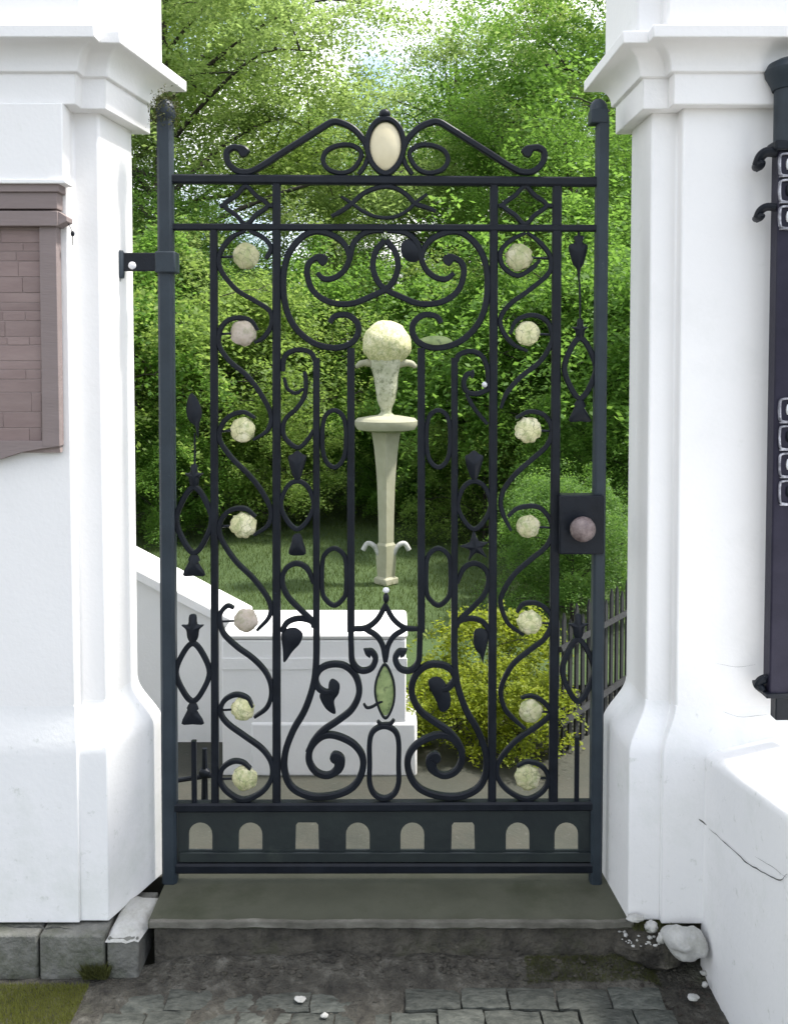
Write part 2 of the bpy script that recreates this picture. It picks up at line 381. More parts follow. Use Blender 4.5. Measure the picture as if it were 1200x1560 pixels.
PLl = [(-1.72, -.176), (xpl+.007, -.176), (xpl+.007, -.168), (pjl, -.168), (pbl, .055), (-1.72, .055)]
pl = pillar('white rendered gate pillar on the left carrying the brown brick panel', (-1.2, -.05, 0), SL, PLl, -1)
xjr = at(989, 500, YJ).x; xbr = at(957, 600, YB).x; xpr = at(1038, 300, YP).x
SR = [(xbr, YB), (xjr, YJ), (xpr, YJ), (xpr, YP), (1.7, YP), (1.7, YB)]
pjr = at(957, 1250, -.165).x; pbr = at(919, 1200, .03).x
PLr = [(pbr, .055), (pjr, -.165), (at(1006, 1250, -.168).x, -.165), (at(1006, 1250, -.168).x, -.180), (1.72, -.180), (1.72, .055)]
pr = pillar('white rendered gate pillar on the right beside the black ornamental post', (1.2, -.05, 0), SR, PLr, 1)

# upper projecting block over the brick panel (left pier)
c0 = at(0, 150, -.21); c1 = at(96, 150, -.21); zb = at(50, 277, -.21).z
link('frieze_block', *box(-1.35, c1.x, -.215, YP-.002, zb, 2.034), M['plaster'], pl, bevel=.003)
link('frieze_block', *box(-1.35, c1.x+.008, -.222, YP-.004, zb-.006, zb+.004), M['plaster'], pl, bevel=.002, label='thin lip under the projecting block')
# brown brick panel
bp = link('brick_panel', *box(-1.35, at(86, 500, -.20).x, -.186, YP-.003, at(20, 690, -.19).z, at(20, 345, -.19).z), M['mortar'], pl, bevel=.001, label='brown brick panel in a moulded frame')
WL[bp] = WL[pl]
def pxbox(x0, y0, x1, y1, Ya, Yb):
    a = at(x0, y1, Ya); b = at(x1, y0, Ya); return box(a.x, b.x, Ya, Yb, a.z, b.z)
YF = -.205
def bchild(name, m, *a, **k): return link(name, *pxbox(*a), m, bp, bevel=k.get('bv', .0015), label=k.get('label'))
bchild('frame_rail', M['brick_frame'], -200, 279, 90, 292, -.214, -.168)
bchild('frame_rail', M['brick_frame'], -200, 292.5, 87, 318, -.207, -.168)
bchild('frame_rail', M['brick_frame'], -200, 321, 88, 344, -.212, -.168)
a = at(88, 321, -.206); b = at(104, 331, -.2); c = at(104, 338, -.2); d = at(88, 344, -.206)
vv = [(p.x, y, p.z) for y in (-.209, -.168) for p in (a, b, c, d)]
link('frame_bracket', vv, [(0,3,2,1),(4,5,6,7),(0,1,5,4),(1,2,6,5),(2,3,7,6),(3,0,4,7)], M['brick_frame'], bp, bevel=.001)
link('wire_hook', *tube([at(103, 338, -.19), at(108, 347, -.178), at(111, 355, -.172), at(111, 374, -.168)], .0011, 6), M['iron'], bp)
link('hook_end', *ellipsoid(at(111, 356, -.172), .005, .005, .007, 10, 6), M['iron'], bp)
bchild('frame_stile', M['brick_frame'], 65, 344.5, 86, 680, -.199, -.168)
y = 350; r = 0
while y < 672:
    h = random.choice([15, 20, 24, 30, 13]); x = -170+random.uniform(-30, 30)
    y2 = min(y+h, 672)
    while x < 63:
        w = random.choice([34, 52, 78, 110, 60]); x2 = min(x+w, 63.5)
        if x2-x > 6 and y2-y > 7 and x2 > -80:
            bchild('brick', M['brick'], x+.5, y+.6, x2-.5, y2-.6, -.1868-random.uniform(0, .0012), -.170, bv=.0008)
        x = x2
    y = y2; r += 1
# ragged lower edge of panel
e = [at(-120, 672, YF), at(86, 672, YF), at(88, 681, YF), at(62, 684, YF), at(30, 690, YF), at(0, 700, YF), at(-120, 715, YF)]
vv = [(p.x, yy, p.z) for yy in (-.198, -.168) for p in e]; n = len(e)
link('panel_sill', vv, [tuple(reversed(range(n))), tuple(range(n, 2*n))]+[(i, (i+1) % n, n+(i+1) % n, n+i) for i in range(n)], M['brick_frame'], bp, bevel=.001)

# foundation stones under left pillar
for (xa, xb, yt) in [(-90, 62, 1411), (64, 163, 1411), (165, 214, 1418)]:
    A = at(xa, 1450, -.2).x; B = at(xb, 1450, -.2).x
    link('foundation_stone', *box(A, B-.002, -.212+random.uniform(-.004, .004), -.01, -.13, -.012 if yt < 1415 else -.022), M['oldstone'], pl, bevel=.006)
# whitened broken corner stone
P4 = [at(163, 1420, -.21), at(221, 1402, -.16), at(226, 1380, -.12), at(240, 1360, -.05)]
vv = []; ff = []
for b_ in range(9):
    for a_ in range(9):
        ua, ub = a_/8, b_/8; y_ = -.215+.17*ub
        xl_ = at(163, 1450, -.2).x; xr_ = at(214, 1450, -.2).x+.03*ub+noise.noise(Vector((ub*5, 3, 0)))*.008
        dome = 1-max(abs(ua*2-1), abs(ub*2-1))**4
        vv.append((xl_+(xr_-xl_)*ua, y_, -.03+.035*dome*(.6+.6*ub)+noise.noise(Vector((ua*4, ub*5, 2)))*.008))
for b_ in range(8):
    for a_ in range(8): q_ = b_*9+a_; ff.append((q_, q_+1, q_+10, q_+9))
link('corner_stone', vv, ff, M['white_stone'], pl, smooth=50, label='broken whitened corner stone beside the step')

def strip(name, pts, w, parent, nrm, m=None, lab=None):
    """thin crack strip lying 1 mm proud of a face with normal nrm"""
    V, Fc = [], []
    pp = spline(pts, 5)
    for i, p in enumerate(pp):
        a = pp[max(i-1, 0)]; b = pp[min(i+1, len(pp)-1)]; t = (b-a).normalized(); s = nrm.cross(t).normalized()
        ww = w*(.35+.65*abs(noise.noise(p*60)+.5))*(1-abs(2*i/(len(pp)-1)-1)**3*.8)
        jt = s*noise.noise(p*35)*w*1.2
        V += [p+s*ww/2+nrm*.0012+jt, p-s*ww/2+nrm*.0012+jt]
    Fc = [(2*i, 2*i+1, 2*i+3, 2*i+2) for i in range(len(pp)-1)]
    return link(name, V, Fc, m or M['crack'], parent, label=lab)
NY = Vector((0, -1, 0))
strip('crack', [at(1090, 1010, YP), at(1120, 1016, YP), at(1150, 1012, YP)], .0008, pr, NY)
strip('crack', [at(1100, 1084, YP-.008), at(1130, 1092, YP-.008), at(1168, 1088, YP-.008)], .0010, pr, NY)
strip('crack', [at(155, 1265, -.166), at(158, 1320, -.166), at(162, 1385, -.166)], .0016, pl, NY)
strip('crack', [at(0, 1411, -.202), at(60, 1412, -.202), at(110, 1414, -.202)], .007, pl, NY)

# low wall sweeping to the viewer on the right
xw = atZ(1075, 1470, ZG).x
lw = thing('garden_wall', (xw+.25, -.9, ZG), 'low white wall with a rounded sloping top coming forward from the right pillar', 'wall')
V = []; Fc = []; nseg = 24; prof_n = None
for i in range(nseg+1):
    u = i/nseg; yy = -.172-1.9*u; zt = .44+.10*min(1, u*3.2)+.02*u
    xx = xw-.012+.02*math.sin(u*5)*0
    sec = [(xx, ZG-.1), (xx, ZG+.12), (xx+.002, zt-.03)]
    for a in range(1, 8):
        q = a/7*math.pi/2; sec.append((xx+.002+.035*(1-math.cos(q)), zt-.03+.03*math.sin(q)))
    sec += [(xx+.16, zt+.028), (1.72, zt+.085), (1.72, ZG-.1)]
    prof_n = len(sec); V += [(x, yy, z) for x, z in sec]
for i in range(nseg):
    for k in range(prof_n):
        a, b = i*prof_n+k, i*prof_n+(k+1) % prof_n
        Fc.append((a, a+prof_n, b+prof_n, b))
Fc.append(tuple(range(prof_n))); Fc.append(tuple(reversed(range(nseg*prof_n, (nseg+1)*prof_n))))
link('wall_body', V, Fc, M['plaster_dirty'], lw, smooth=50)
XW = xw-.012; NX = Vector((-1, 0, 0))
strip('crack', [atX(1064, 1246, XW) if False else at(1064, 1246, -.198), at(1076, 1256, -.199)], .007, lw, NY)
strip('crack', [atX(a, b, XW) for a, b in [(1080, 1262), (1110, 1290), (1140, 1316), (1170, 1333), (1186, 1341), (1199, 1332)]], .0035, lw, NX)
strip('crack', [atX(a, b, XW) for a, b in [(1150, 1305), (1178, 1322), (1199, 1338)]], .0012, lw, NX)

# ------------------------------------------------------------------ step
st = thing('entrance_step', (0, -.1, ZG), 'long olive grey stone step beneath the iron gate', 'step')
xl, xr = at(224, 1418, -.19).x, at(968, 1418, -.19).x
def slab(front, back, z0, z1, xa, xb, nx=80, amp=.003, left_rag=.006):
    V, Fc = [], []
    cols = []
    for i in range(nx+1):
        u = i/nx; x = xa+(xb-xa)*u
        fr = front+noise.noise(Vector((x*9, 1, z1*50)))*amp+noise.noise(Vector((x*40, 1, 3)))*amp*.5
        V += [(x, fr+.002, z0), (x, fr, z1-.008), (x, fr+.007, z1), (x, back, z1), (x, back, z0)]
    for i in range(nx):
        for k in range(5):
            a = i*5+k; b = i*5+(k+1) % 5
            Fc.append((a, a+5, b+5, b))
    Fc.append((0, 1, 2, 3, 4)); Fc.append(tuple(nx*5+k for k in (4, 3, 2, 1, 0)))
    return V, Fc
link('tread', *slab(-.180, .10, -.018, 0, xl, xr), M['tread'], st, smooth=50)
V, Fc = [], []
for i in range(161):
    u = i/160; x = xl+.004+(xr-xl-.008)*u; k1 = noise.noise(Vector((x*30, 2, 2)))*.003+noise.noise(Vector((x*7, 5, 2)))*.003
    V += [(x, -.1845, -.013+k1), (x, -.1835, .0012), (x, -.172+k1*1.5, .0022), (x, -.170, -.01)]
for i in range(160):
    for k in range(4): a = i*4+k; b = i*4+(k+1) % 4; Fc.append((a, a+4, b+4, b))
link('worn_edge', V, Fc, M['edge'], st, smooth=60)
link('riser', *slab(-.170, .09, -.16, -.020, xl+.012, xr-.01, amp=.010), M['riser'], st, smooth=50)
# ------------------------------------------------------------------ gate
g = thing('iron_gate', (at(587, 1340).x, 0, 0), 'dark wrought iron garden gate with scrolls between two white pillars', 'gate')
XA = 587.0
def mir(pts): return [(2*XA-x, y) for x, y in pts]
def P3(pts, Y=0): return [at(x, y, Y) for x, y in pts]
def bar(name, x, y0, y1, w, d, m='iron', tilt=0):
    a, b = at(x, y0), at(x+tilt, y1)
    if not tilt: a.x = b.x = (a.x+b.x)/2 if False else at(x, (y0+y1)/2).x
    mm = .00175*w*.95
    n = 14; pts = [a.lerp(b, i/n) for i in range(n+1)]
    return link(name, *sweep(pts, mm, d), M[m], g)
def scroll(pts, w=9.5, d=.013, closed=False, m='iron', blob=None, name='scroll', tip=.8, parent=None, yoff=0):
    pp = spline(P3(pts), 6, closed); w = w*.87
    def wf(t):
        s = 1.0
        if blob in ('end', 'both') and t > .90:
            q = (t-.90)/.10; s = 1+.9*math.sin(min(1, q*1.25)*math.pi/2) if q < .8 else 1.9*math.sqrt(max(.08, 1-((q-.8)/.2)**2))
        if blob in ('start', 'both') and t < .10:
            q = (.10-t)/.10; s = 1+.9*math.sin(min(1, q*1.25)*math.pi/2) if q < .8 else 1.9*math.sqrt(max(.08, 1-((q-.8)/.2)**2))
        if blob is None and not closed: s *= tip+(1-tip)*min(1, min(t, 1-t)*8)
        return s
    return link(name, *sweep(pp, .00175*w, d, closed, wf, yoff), M[m], parent or g)
post = bar('post', 252, 180, 1342, 24, .036, 'ironpost', tilt=8)
bar('post', 917, 178, 1343, 19, .036, 'ironpost', tilt=-11)
def rail(y0l, y1l, y0r, y1r, xl=262, xr=908, d=.024):
    a = at(xl, (y0l+y1l)/2); b = at(xr, (y0r+y1r)/2)
    n = 20; return link('rail', *sweep([a.lerp(b, i/n) for i in range(n+1)], .00175*(y1l-y0l), d), M['iron'], g)
rail(266, 280, 269, 286); rail(341, 351, 342, 354, d=.021)
rail(1221, 1235, 1219, 1232, 268, 904, .03); rail(1312, 1328, 1312, 1327, 270, 902, .032)
for x, y0, y1, w, tl in [(326, 350, 1221, 12, 2), (421.5, 280, 1221, 13, 0), (534.5, 530, 962, 12, 0), (641.5, 530, 962, 12, 0),
                         (752, 282, 1221, 13, -3), (848, 284, 1221, 14.5, -6)]:
    bar('upright', x, y0, y1, w, .016, tilt=tl or .01)
bar('upright', 878, 1122, 1221, 7, .011); bar('upright', 296, 1128, 1221, 8, .011)
# long inner uprights running into the bottom scrolls
S1 = [(482, 545), (482, 640), (482, 740), (482, 840), (482, 940), (482, 1000), (478, 1040), (465, 1080), (447, 1112), (435, 1145), (434, 1175), (446, 1200),
      (475, 1213), (510, 1211), (537, 1199), (551, 1177), (552, 1152), (537, 1132), (510, 1120), (490, 1122), (474, 1138), (471, 1158), (481, 1175), (499, 1181), (515, 1171), (516, 1156), (503, 1152)]
scroll(S1, 11.5, .015, blob='end', name='scroll_upright')
scroll(mir(S1), 11.5, .015, blob='end', name='scroll_upright')
S2 = [(507, 1052), (496, 1054), (485, 1047), (481, 1033), (488, 1019), (504, 1012), (525, 1014), (542, 1030), (547, 1055), (536, 1080), (514, 1098), (493, 1112), (478, 1128), (469, 1145)]
S2r = [(500, 1050), (490, 1046)] + S2[3:]
scroll(S2, 11, .014); scroll(mir(S2r), 11.5, .014)
# hooks at the foot of the centre bars
H = [(534.5, 955), (535, 985), (537, 1008), (549, 1021), (565, 1018), (572, 1003), (565, 992), (557, 996)]
scroll(H, 10, .015, blob='end'); scroll(mir(H), 10, .015, blob='end')
for s in (lambda p: p, mir):
    scroll(s([(538, 958), (558, 956), (575, 943), (588, 920)]), 9, .013)
    scroll(s([(556, 958), (573, 968), (583, 984), (587, 1008)]), 9, .013)
link('bead', *ellipsoid(at(588, 911), .0085, .0085, .014, 14, 8), M['iron'], g)
link('bead', *ellipsoid(at(588, 899), .009, .009, .008, 14, 8, jit=.1), M['whitegloss'], g, label='white bead on the point of the centre arch')
# top big scrolls
for s in (lambda p: p, mir):
    scroll(s([(586, 366), (572, 384), (568, 408), (576, 430), (589, 442), (610, 452), (640, 463), (673, 460), (697, 443), (706, 418), (703, 401), (690, 393), (676, 400)]), 10.5, .014, blob='end')
    scroll(s([(589, 352), (606, 352), (622, 357), (636, 372), (641, 393), (649, 411), (664, 423), (680, 425), (691, 416)]), 10, .0135)
    scroll(s([(642, 392), (646, 378), (658, 364), (680, 354), (700, 354), (719, 366), (735, 389), (742, 420), (741, 455), (733, 484), (717, 507), (693, 524), (664, 530), (641, 524), (629, 509), (630, 492), (645, 480), (664, 482), (672, 492)]), 11, .014)
# leaf plates in big scrolls
def plate(pts, d, m, name, parent=None, y=0, label=None, sub=5):
    pp = spline(P3(pts), sub, True); n = len(pp)
    DK[0] += 1; d += (DK[0] % 23)*.0002
    c = sum(pp, Vector())/n
    V = [p+Vector((0, -d*.2+y, 0)) for p in pp]+[p.lerp(c, .25)+Vector((0, -d*.5+y, 0)) for p in pp]+[c+Vector((0, -d*.75+y, 0))]
    V += [p+Vector((0, d*.2+y, 0)) for p in pp]+[p.lerp(c, .25)+Vector((0, d*.5+y, 0)) for p in pp]+[c+Vector((0, d*.75+y, 0))]
    Fc = []
    o = 2*n+1
    for i in range(n):
        j = (i+1) % n
        Fc += [(i, j, n+j, n+i), (n+i, n+j, 2*n), (o+j, o+i, o+n+i, o+n+j), (o+n+j, o+n+i, o+2*n), (j, i, o+i, o+j)]
    return link(name, V, Fc, M[m], parent or g, smooth=40, label=label)
M['leafplate'] = mat('pale_green_painted_leaf', [(.3, (.14, .20, .07)), (.7, (.32, .38, .16))], 30, .6, .4, 80, spots=[(50, .55, .65, (.05, .07, .03), .7)])
plate([(637, 519), (655, 512), (678, 513), (690, 522), (675, 529), (655, 528)], .008, 'leafplate', 'leaf')
plate([(611, 372), (622, 364), (636, 372), (645, 384), (636, 398), (622, 398), (612, 388)], .010, 'iron', 'leaf')
# panels b2-b3 and b6-b7
scroll([(431, 566), (433, 545), (445, 535), (460, 533), (474, 538), (481, 552)], 9)
scroll([(433, 575), (438, 592), (451, 599), (462, 592)], 6)
scroll([(464, 566), (466, 580), (464, 603), (452, 622), (436, 637), (431, 652), (435, 668), (453, 682), (467, 672), (478, 655)], 8, .012)
scroll([(694, 552), (700, 540), (718, 535), (734, 543), (742, 562), (743, 590)], 9)
scroll([(722, 570), (712, 570), (706, 582), (710, 596), (726, 600), (746, 592)], 9, .013, blob='start')
scroll([(710, 600), (722, 622), (742, 646)], 7)
link('bead', *ellipsoid(at(738, 586), .008, .012, .008, 12, 8, jit=.2), M['whitegloss'], g, label='white paint blob on the right inner scroll')
for cx, q in ((453, 0), (722, 1)):
    scroll([(cx, 733), (cx+16, 742), (cx+25, 768), (cx+16, 792), (cx, 806), (cx-16, 792), (cx-25, 768), (cx-16, 742)], 8, .012, closed=True, name='ring')
    plate([(cx-8, 692), (cx, 686), (cx+8, 692), (cx+14, 696), (cx+10, 712), (cx+5, 728), (cx, 734), (cx-5, 728), (cx-11, 712), (cx-14, 696)], .016, 'iron', 'bud', sub=3)
    if q == 0: plate([(cx-6, 815), (cx+4, 813), (cx+9, 826), (cx+13, 843), (cx, 846), (cx-13, 843), (cx-9, 826)], .014, 'iron', 'bell', sub=3)
    else: plate([(cx-1, 808), (cx+7, 824), (cx+22, 826), (cx+12, 835), (cx+20, 850), (cx+3, 842), (cx-9, 855), (cx-7, 838), (cx-22, 832), (cx-7, 826)], .012, 'iron', 'star', sub=3)
LL = [(478, 955), (474, 944), (455, 926), (437, 906), (430, 884), (436, 866), (452, 858), (468, 866), (478, 888)]
scroll(LL, 9, .013); scroll(mir(LL), 9, .013)
AL = [(429, 962), (438, 948), (455, 942), (474, 946), (482, 958)]
scroll(AL, 10, .0135); scroll(mir(AL), 9, .013)
plate([(429, 964), (440, 957), (452, 957), (461, 966), (457, 980), (446, 992), (433, 1009), (431, 990)], .009, 'iron', 'leaf')
plate([(722, 962), (732, 957), (744, 964), (741, 985), (737, 1000), (735, 1010), (731, 998), (722, 985)], .009, 'iron', 'leaf')
plate([(501, 1040), (507, 1034), (517, 1042), (516, 1056), (509, 1068), (511, 1087), (497, 1080), (487, 1062), (490, 1055), (499, 1058)], .010, 'iron', 'leaf')
plate([(652, 1040), (663, 1031), (676, 1037), (686, 1060), (684, 1078), (672, 1084), (664, 1068)], .010, 'iron', 'leaf')
# elongated rings
for cx in (509, 667.5):
    scroll([(cx, 625), (cx+12, 632), (cx+17.5, 650), (cx+17.5, 684), (cx+12, 703), (cx, 712), (cx-12, 703), (cx-17.5, 684), (cx-17.5, 650), (cx-12, 632)], 8, .012, closed=True, name='ring')
    scroll([(cx, 835), (cx+13, 843), (cx+18, 858), (cx+18, 900), (cx+12, 914), (cx, 922), (cx-12, 914), (cx-18, 900), (cx-18, 858), (cx-13, 843)], 8, .012, closed=True, name='ring')
# centre drop, foot and stadium ring
scroll([(586, 1012), (597, 1030), (601, 1052), (598, 1076), (587, 1094), (576, 1076), (571, 1052), (575, 1030)], 3.5, .010, closed=True, name='drop_rim')
plate([(586, 1014), (596, 1032), (600, 1052), (597, 1074), (587, 1090), (577, 1074), (572, 1052), (576, 1032)], .005, 'leafplate', 'drop')
scroll([(554, 1072), (559, 1078), (568, 1076), (577, 1070), (583, 1068)], 4, .008, name='twig')
scroll([(575, 1098), (580, 1103), (587, 1103), (595, 1102), (600, 1096)], 6, .010)
scroll([(585, 1106), (601, 1113), (607, 1130), (607, 1165), (607, 1192), (600, 1209), (585, 1216), (570, 1209), (563, 1192), (563, 1165), (563, 1130), (569, 1113)], 9, .013, closed=True, name='ring')
# side S chains
CL = [[(405, 395), (413, 378), (401, 362), (380, 352)], [(374, 352), (353, 362), (336, 385), (336, 410), (360, 441), (388, 458), (411, 474), (414, 494), (402, 514), (388, 522)],
      [(393, 503), (383, 489), (366, 484), (348, 488), (336, 502), (334, 526), (350, 550), (377, 573), (398, 601), (413, 632), (408, 655), (386, 670)],
      [(389, 637), (372, 628), (352, 633), (338, 648), (335, 670), (353, 697), (380, 724), (400, 750), (413, 778), (408, 800), (387, 815)],
      [(390, 787), (374, 775), (352, 777), (337, 793), (336, 817), (358, 853), (387, 882), (410, 915), (411, 938), (392, 960)],
      [(357, 926), (346, 923), (335, 938), (340, 963), (360, 984), (387, 1004), (407, 1027), (414, 1053), (407, 1077), (388, 1092)],
      [(385, 1077), (377, 1063), (360, 1058), (343, 1066), (336, 1083), (346, 1101), (373, 1121), (400, 1141), (414, 1163), (413, 1187), (398, 1207), (371, 1218), (348, 1207), (336, 1190), (339, 1171), (354, 1160), (370, 1161), (382, 1171)]]
CR = [[(800, 355), (778, 366), (762, 384), (766, 406), (787, 420), (808, 410), (822, 396)],
      [(802, 354), (820, 368), (837, 390), (836, 415), (807, 441), (777, 463), (762, 484), (765, 504), (781, 524), (803, 535)],
      [(777, 509), (786, 489), (809, 480), (832, 489), (841, 512), (836, 530), (820, 553), (793, 574), (772, 598), (762, 622)],
      [(785, 637), (806, 627), (829, 633), (840, 654), (833, 678), (812, 698), (787, 720), (768, 744), (762, 766), (767, 786), (778, 808)],
      [(773, 787), (789, 774), (818, 772), (836, 789), (841, 811), (831, 833), (807, 853), (781, 877), (764, 906), (763, 924), (774, 950), (797, 967)],
      [(787, 933), (797, 920), (820, 920), (840, 940), (831, 970), (807, 990), (780, 1013), (763, 1048), (767, 1076), (780, 1093), (799, 1110)],
      [(793, 1063), (810, 1060), (828, 1070), (838, 1086), (822, 1103), (787, 1127), (761, 1157), (757, 1181), (772, 1203), (800, 1217), (824, 1207), (835, 1187), (826, 1168), (804, 1160), (787, 1167)]]
for c in CL: scroll(c, 8.5, .0125, tip=.6)
for c in CR: scroll(c, 8.5, .0125, tip=.6)
# cream rosettes
me = mesh('rosette', *ellipsoid((0, 0, 0), .0335, .014, .0335, 24, 16, jit=.16, js=2.2, seed=1), M['ball'], 80)
me2 = mesh('rosette', *ellipsoid((0, 0, 0), .0335, .014, .0335, 24, 16, jit=.22, js=2.8, seed=5), M['ball'], 80)
M['ball_pink'] = mat('pinkish_mottled_stone', [(.3, (.34, .30, .20)), (.6, (.52, .44, .38)), (.8, (.60, .50, .46))], 26, .75, .6, 90, spots=[(45, .48, .62, (.22, .24, .12), .6)])
me3 = mesh('rosette', *ellipsoid((0, 0, 0), .0335, .015, .0335, 24, 16, jit=.18, js=2.4, seed=9), M['ball_pink'], 80)
for i, (x, y) in enumerate([(375, 390), (371, 507), (370, 655), (371, 800), (375, 945), (370, 1080), (373, 1185), (790, 392), (803, 508), (804, 655), (804, 802), (806, 948), (808, 1083), (803, 1184)]):
    ro = inst('rosette', me3 if i in (1, 4) else (me, me2)[i % 2], g, at(x, y), (0, random.uniform(0, 6), 0), (random.uniform(.92, 1.06),)*3)
    ex = 336 if i < 7 else 839
    link('rosette_pin', *tube([at(x, y, .003), at(ex, y+2, .003)], .0032, 8), M['iron'], g)
# frieze diamonds and eye
for cx in (375, 799):
    scroll([(cx, 284), (cx+15, 298), (cx+33, 313), (cx+15, 328), (cx, 342), (cx-15, 328), (cx-33, 313), (cx-15, 298)], 8, .012, closed=True, name='diamond')
    sx = 1 if cx < 500 else 1
    scroll([(cx+31, 313), (cx+42, 314)], 8, .0118); scroll([(cx-31, 313), (cx-40, 314)], 8, .0118)
scroll([(505, 330), (520, 322), (536, 310), (555, 294), (580, 285), (600, 286), (618, 296), (632, 310), (648, 316), (664, 322)], 8, .012)
scroll([(520, 300), (536, 310), (553, 322), (575, 331), (600, 331), (620, 321), (634, 308), (650, 296)], 6, .011)
# crest
CRS = [(664, 222+2), (661, 224)]
for k, s in enumerate((lambda p: p, mir)):
    scroll(s([(614, 228), (620, 214), (634, 198), (650, 189), (667, 186), (687, 197), (720, 218), (750, 237), (773, 252), (793, 262), (812, 261), (826, 248), (828, 232), (818, 225), (806, 228), (798, 237)]), 10.5, .015, blob='end')
    scroll(s([(624, 232), (638, 222), (658, 222), (676, 230), (682, 244), (674, 258), (655, 264), (638, 259), (627, 246)]), 8, .0125, closed=True, name='ring')
    scroll(s([(614, 240), (618, 252), (628, 266)]), 8, .012)
scroll([(587, 182), (600, 186), (611, 201), (615, 224), (610, 244), (600, 258), (587, 265), (574, 258), (564, 244), (559, 224), (563, 201), (574, 186)], 9, .020, closed=True, name='oval_frame')
oc = at(587, 224)
V, Fc = ellipsoid((oc.x, oc.y-.002, oc.z), .0430, .016, .064, 32, 20)
link('medallion', V, Fc, M['cream'], g, smooth=80, label='cream oval medallion in the crest')
link('bud', *ellipsoid(at(586, 174), .0155, .013, .0135, 14, 8, jit=.15), M['iron'], g)
# small cartouches in the outer strips
def cartouche(cx, y0, s=1.0, half=22, oval_h=86, ov_top=None, foot=True):
    t = ov_top or y0+40
    plate([(cx-5*s, y0), (cx+5*s, y0), (cx+7*s, y0+14*s), (cx+17*s, y0+15*s), (cx+10*s, y0+22*s), (cx+8*s, y0+34*s), (cx+3*s, y0+42*s), (cx-3*s, y0+42*s), (cx-8*s, y0+34*s), (cx-10*s, y0+22*s), (cx-17*s, y0+15*s), (cx-7*s, y0+14*s)], .014, 'iron', 'finial', sub=3)
    m_ = t+oval_h/2
    scroll([(cx, t), (cx+half*.55, t+oval_h*.16), (cx+half, m_), (cx+half*.55, t+oval_h*.84), (cx, t+oval_h), (cx-half*.55, t+oval_h*.84), (cx-half, m_), (cx-half*.55, t+oval_h*.16)], 9.5, .012, closed=True, name='ring')
    if foot:
        b = t+oval_h
        plate([(cx-3, b), (cx+3, b), (cx+9, b+12), (cx+6, b+14), (cx+17, b+34), (cx, b+35), (cx-17, b+34), (cx-8, b+13), (cx-9, b+10)], .013, 'iron', 'foot', sub=3)
cartouche(294, 937, 1, 25.5, 88, 980)
cartouche(883, 487, .75, 24, 92, 515)
scroll([(882, 426), (883, 458), (883, 490)], 3, .006, name='stem')
scroll([(881, 352), (881, 364)], 4, .006, name='stem')
scroll([(297, 660), (297, 690), (297, 712)], 3, .006, name='stem')
cartouche(880, 936, .9, 24, 94, 974, foot=False)
plate([(874, 360), (888, 360), (886, 369), (894, 374), (893, 384), (888, 402), (884, 410), (881, 430), (878, 410), (872, 402), (867, 384), (866, 374), (875, 369)], .016, 'iron', 'pendant', sub=3)
plate([(290, 600), (300, 606), (308, 628), (304, 645), (302, 668), (298, 650), (288, 640), (284, 622)], .014, 'iron', 'pendant', sub=3)
cartouche(296, 708, .85, 27, 100, 742)
# lower panel with arched openings
def panel_mesh():
    cu = bpy.data.curves.new('kick_panel', 'CURVE'); cu.dimensions = '2D'; cu.fill_mode = 'BOTH'; cu.extrude = .0035
    def sp(pts):
        s = cu.splines.new('POLY'); s.points.add(len(pts)-1); s.use_cyclic_u = True
        for i, p in enumerate(pts): s.points[i].co = (p.x, p.z, 0, 1)
    sp(P3([(272, 1236), (904, 1233), (902, 1311), (272, 1311)]))
    for cx, arch in [(306, 1), (382, 1), (468, 0), (545, 1), (628, 1), (705, 0), (788, 1), (862, 1)]:
        h = 18; pts = [(cx-h, 1294), (cx+h, 1294)]
        if arch: pts += [(cx+h*math.cos(a*math.pi/10), 1270-18*math.sin(a*math.pi/10)) for a in range(11)]
        else: pts += [(cx+h-1, 1256), (cx+h-4, 1252), (cx-h+4, 1252), (cx-h+1, 1256)]
        sp(P3(pts))
    ob = bpy.data.objects.new('tmp', cu); COL.objects.link(ob); bpy.context.view_layer.update()
    dg = bpy.context.evaluated_depsgraph_get(); me = bpy.data.meshes.new_from_object(ob.evaluated_get(dg))
    bpy.data.objects.remove(ob); return me
pm = panel_mesh(); pm.materials.clear(); pm.materials.append(M['panel']); pm.name = 'kick_panel'
for vtx in pm.vertices: x, z, y = vtx.co; vtx.co = (x, y, z)
pm.transform(Matrix.Translation(-WL[g]))
po = bpy.data.objects.new('kick_panel', pm); COL.objects.link(po); po.parent = g; WL[po] = WL[g]
a, b = at(276, 1302), at(900, 1302)
link('ledge', *box(a.x, b.x, -.012, -.0045, at(300, 1310).z, at(300, 1296).z), M['panel'], g, bevel=.001)
# lock
a, b = at(848, 841), at(916, 752)
lk = link('lock_plate', *box(a.x, b.x, -.034, .0185, a.z, b.z), M['iron'], g, bevel=.004)
kc = at(880, 800)
V, Fc = ellipsoid((kc.x, -.062, kc.z), .0335, .024, .0335, 24, 14, jit=.03)
link('knob', V, Fc, M['knob'], lk, smooth=80)
V, Fc = tube([(kc.x, -.06, kc.z), (kc.x, -.034, kc.z)], [.014, .018], 14); link('knob_stem', V, Fc, M['iron'], lk)
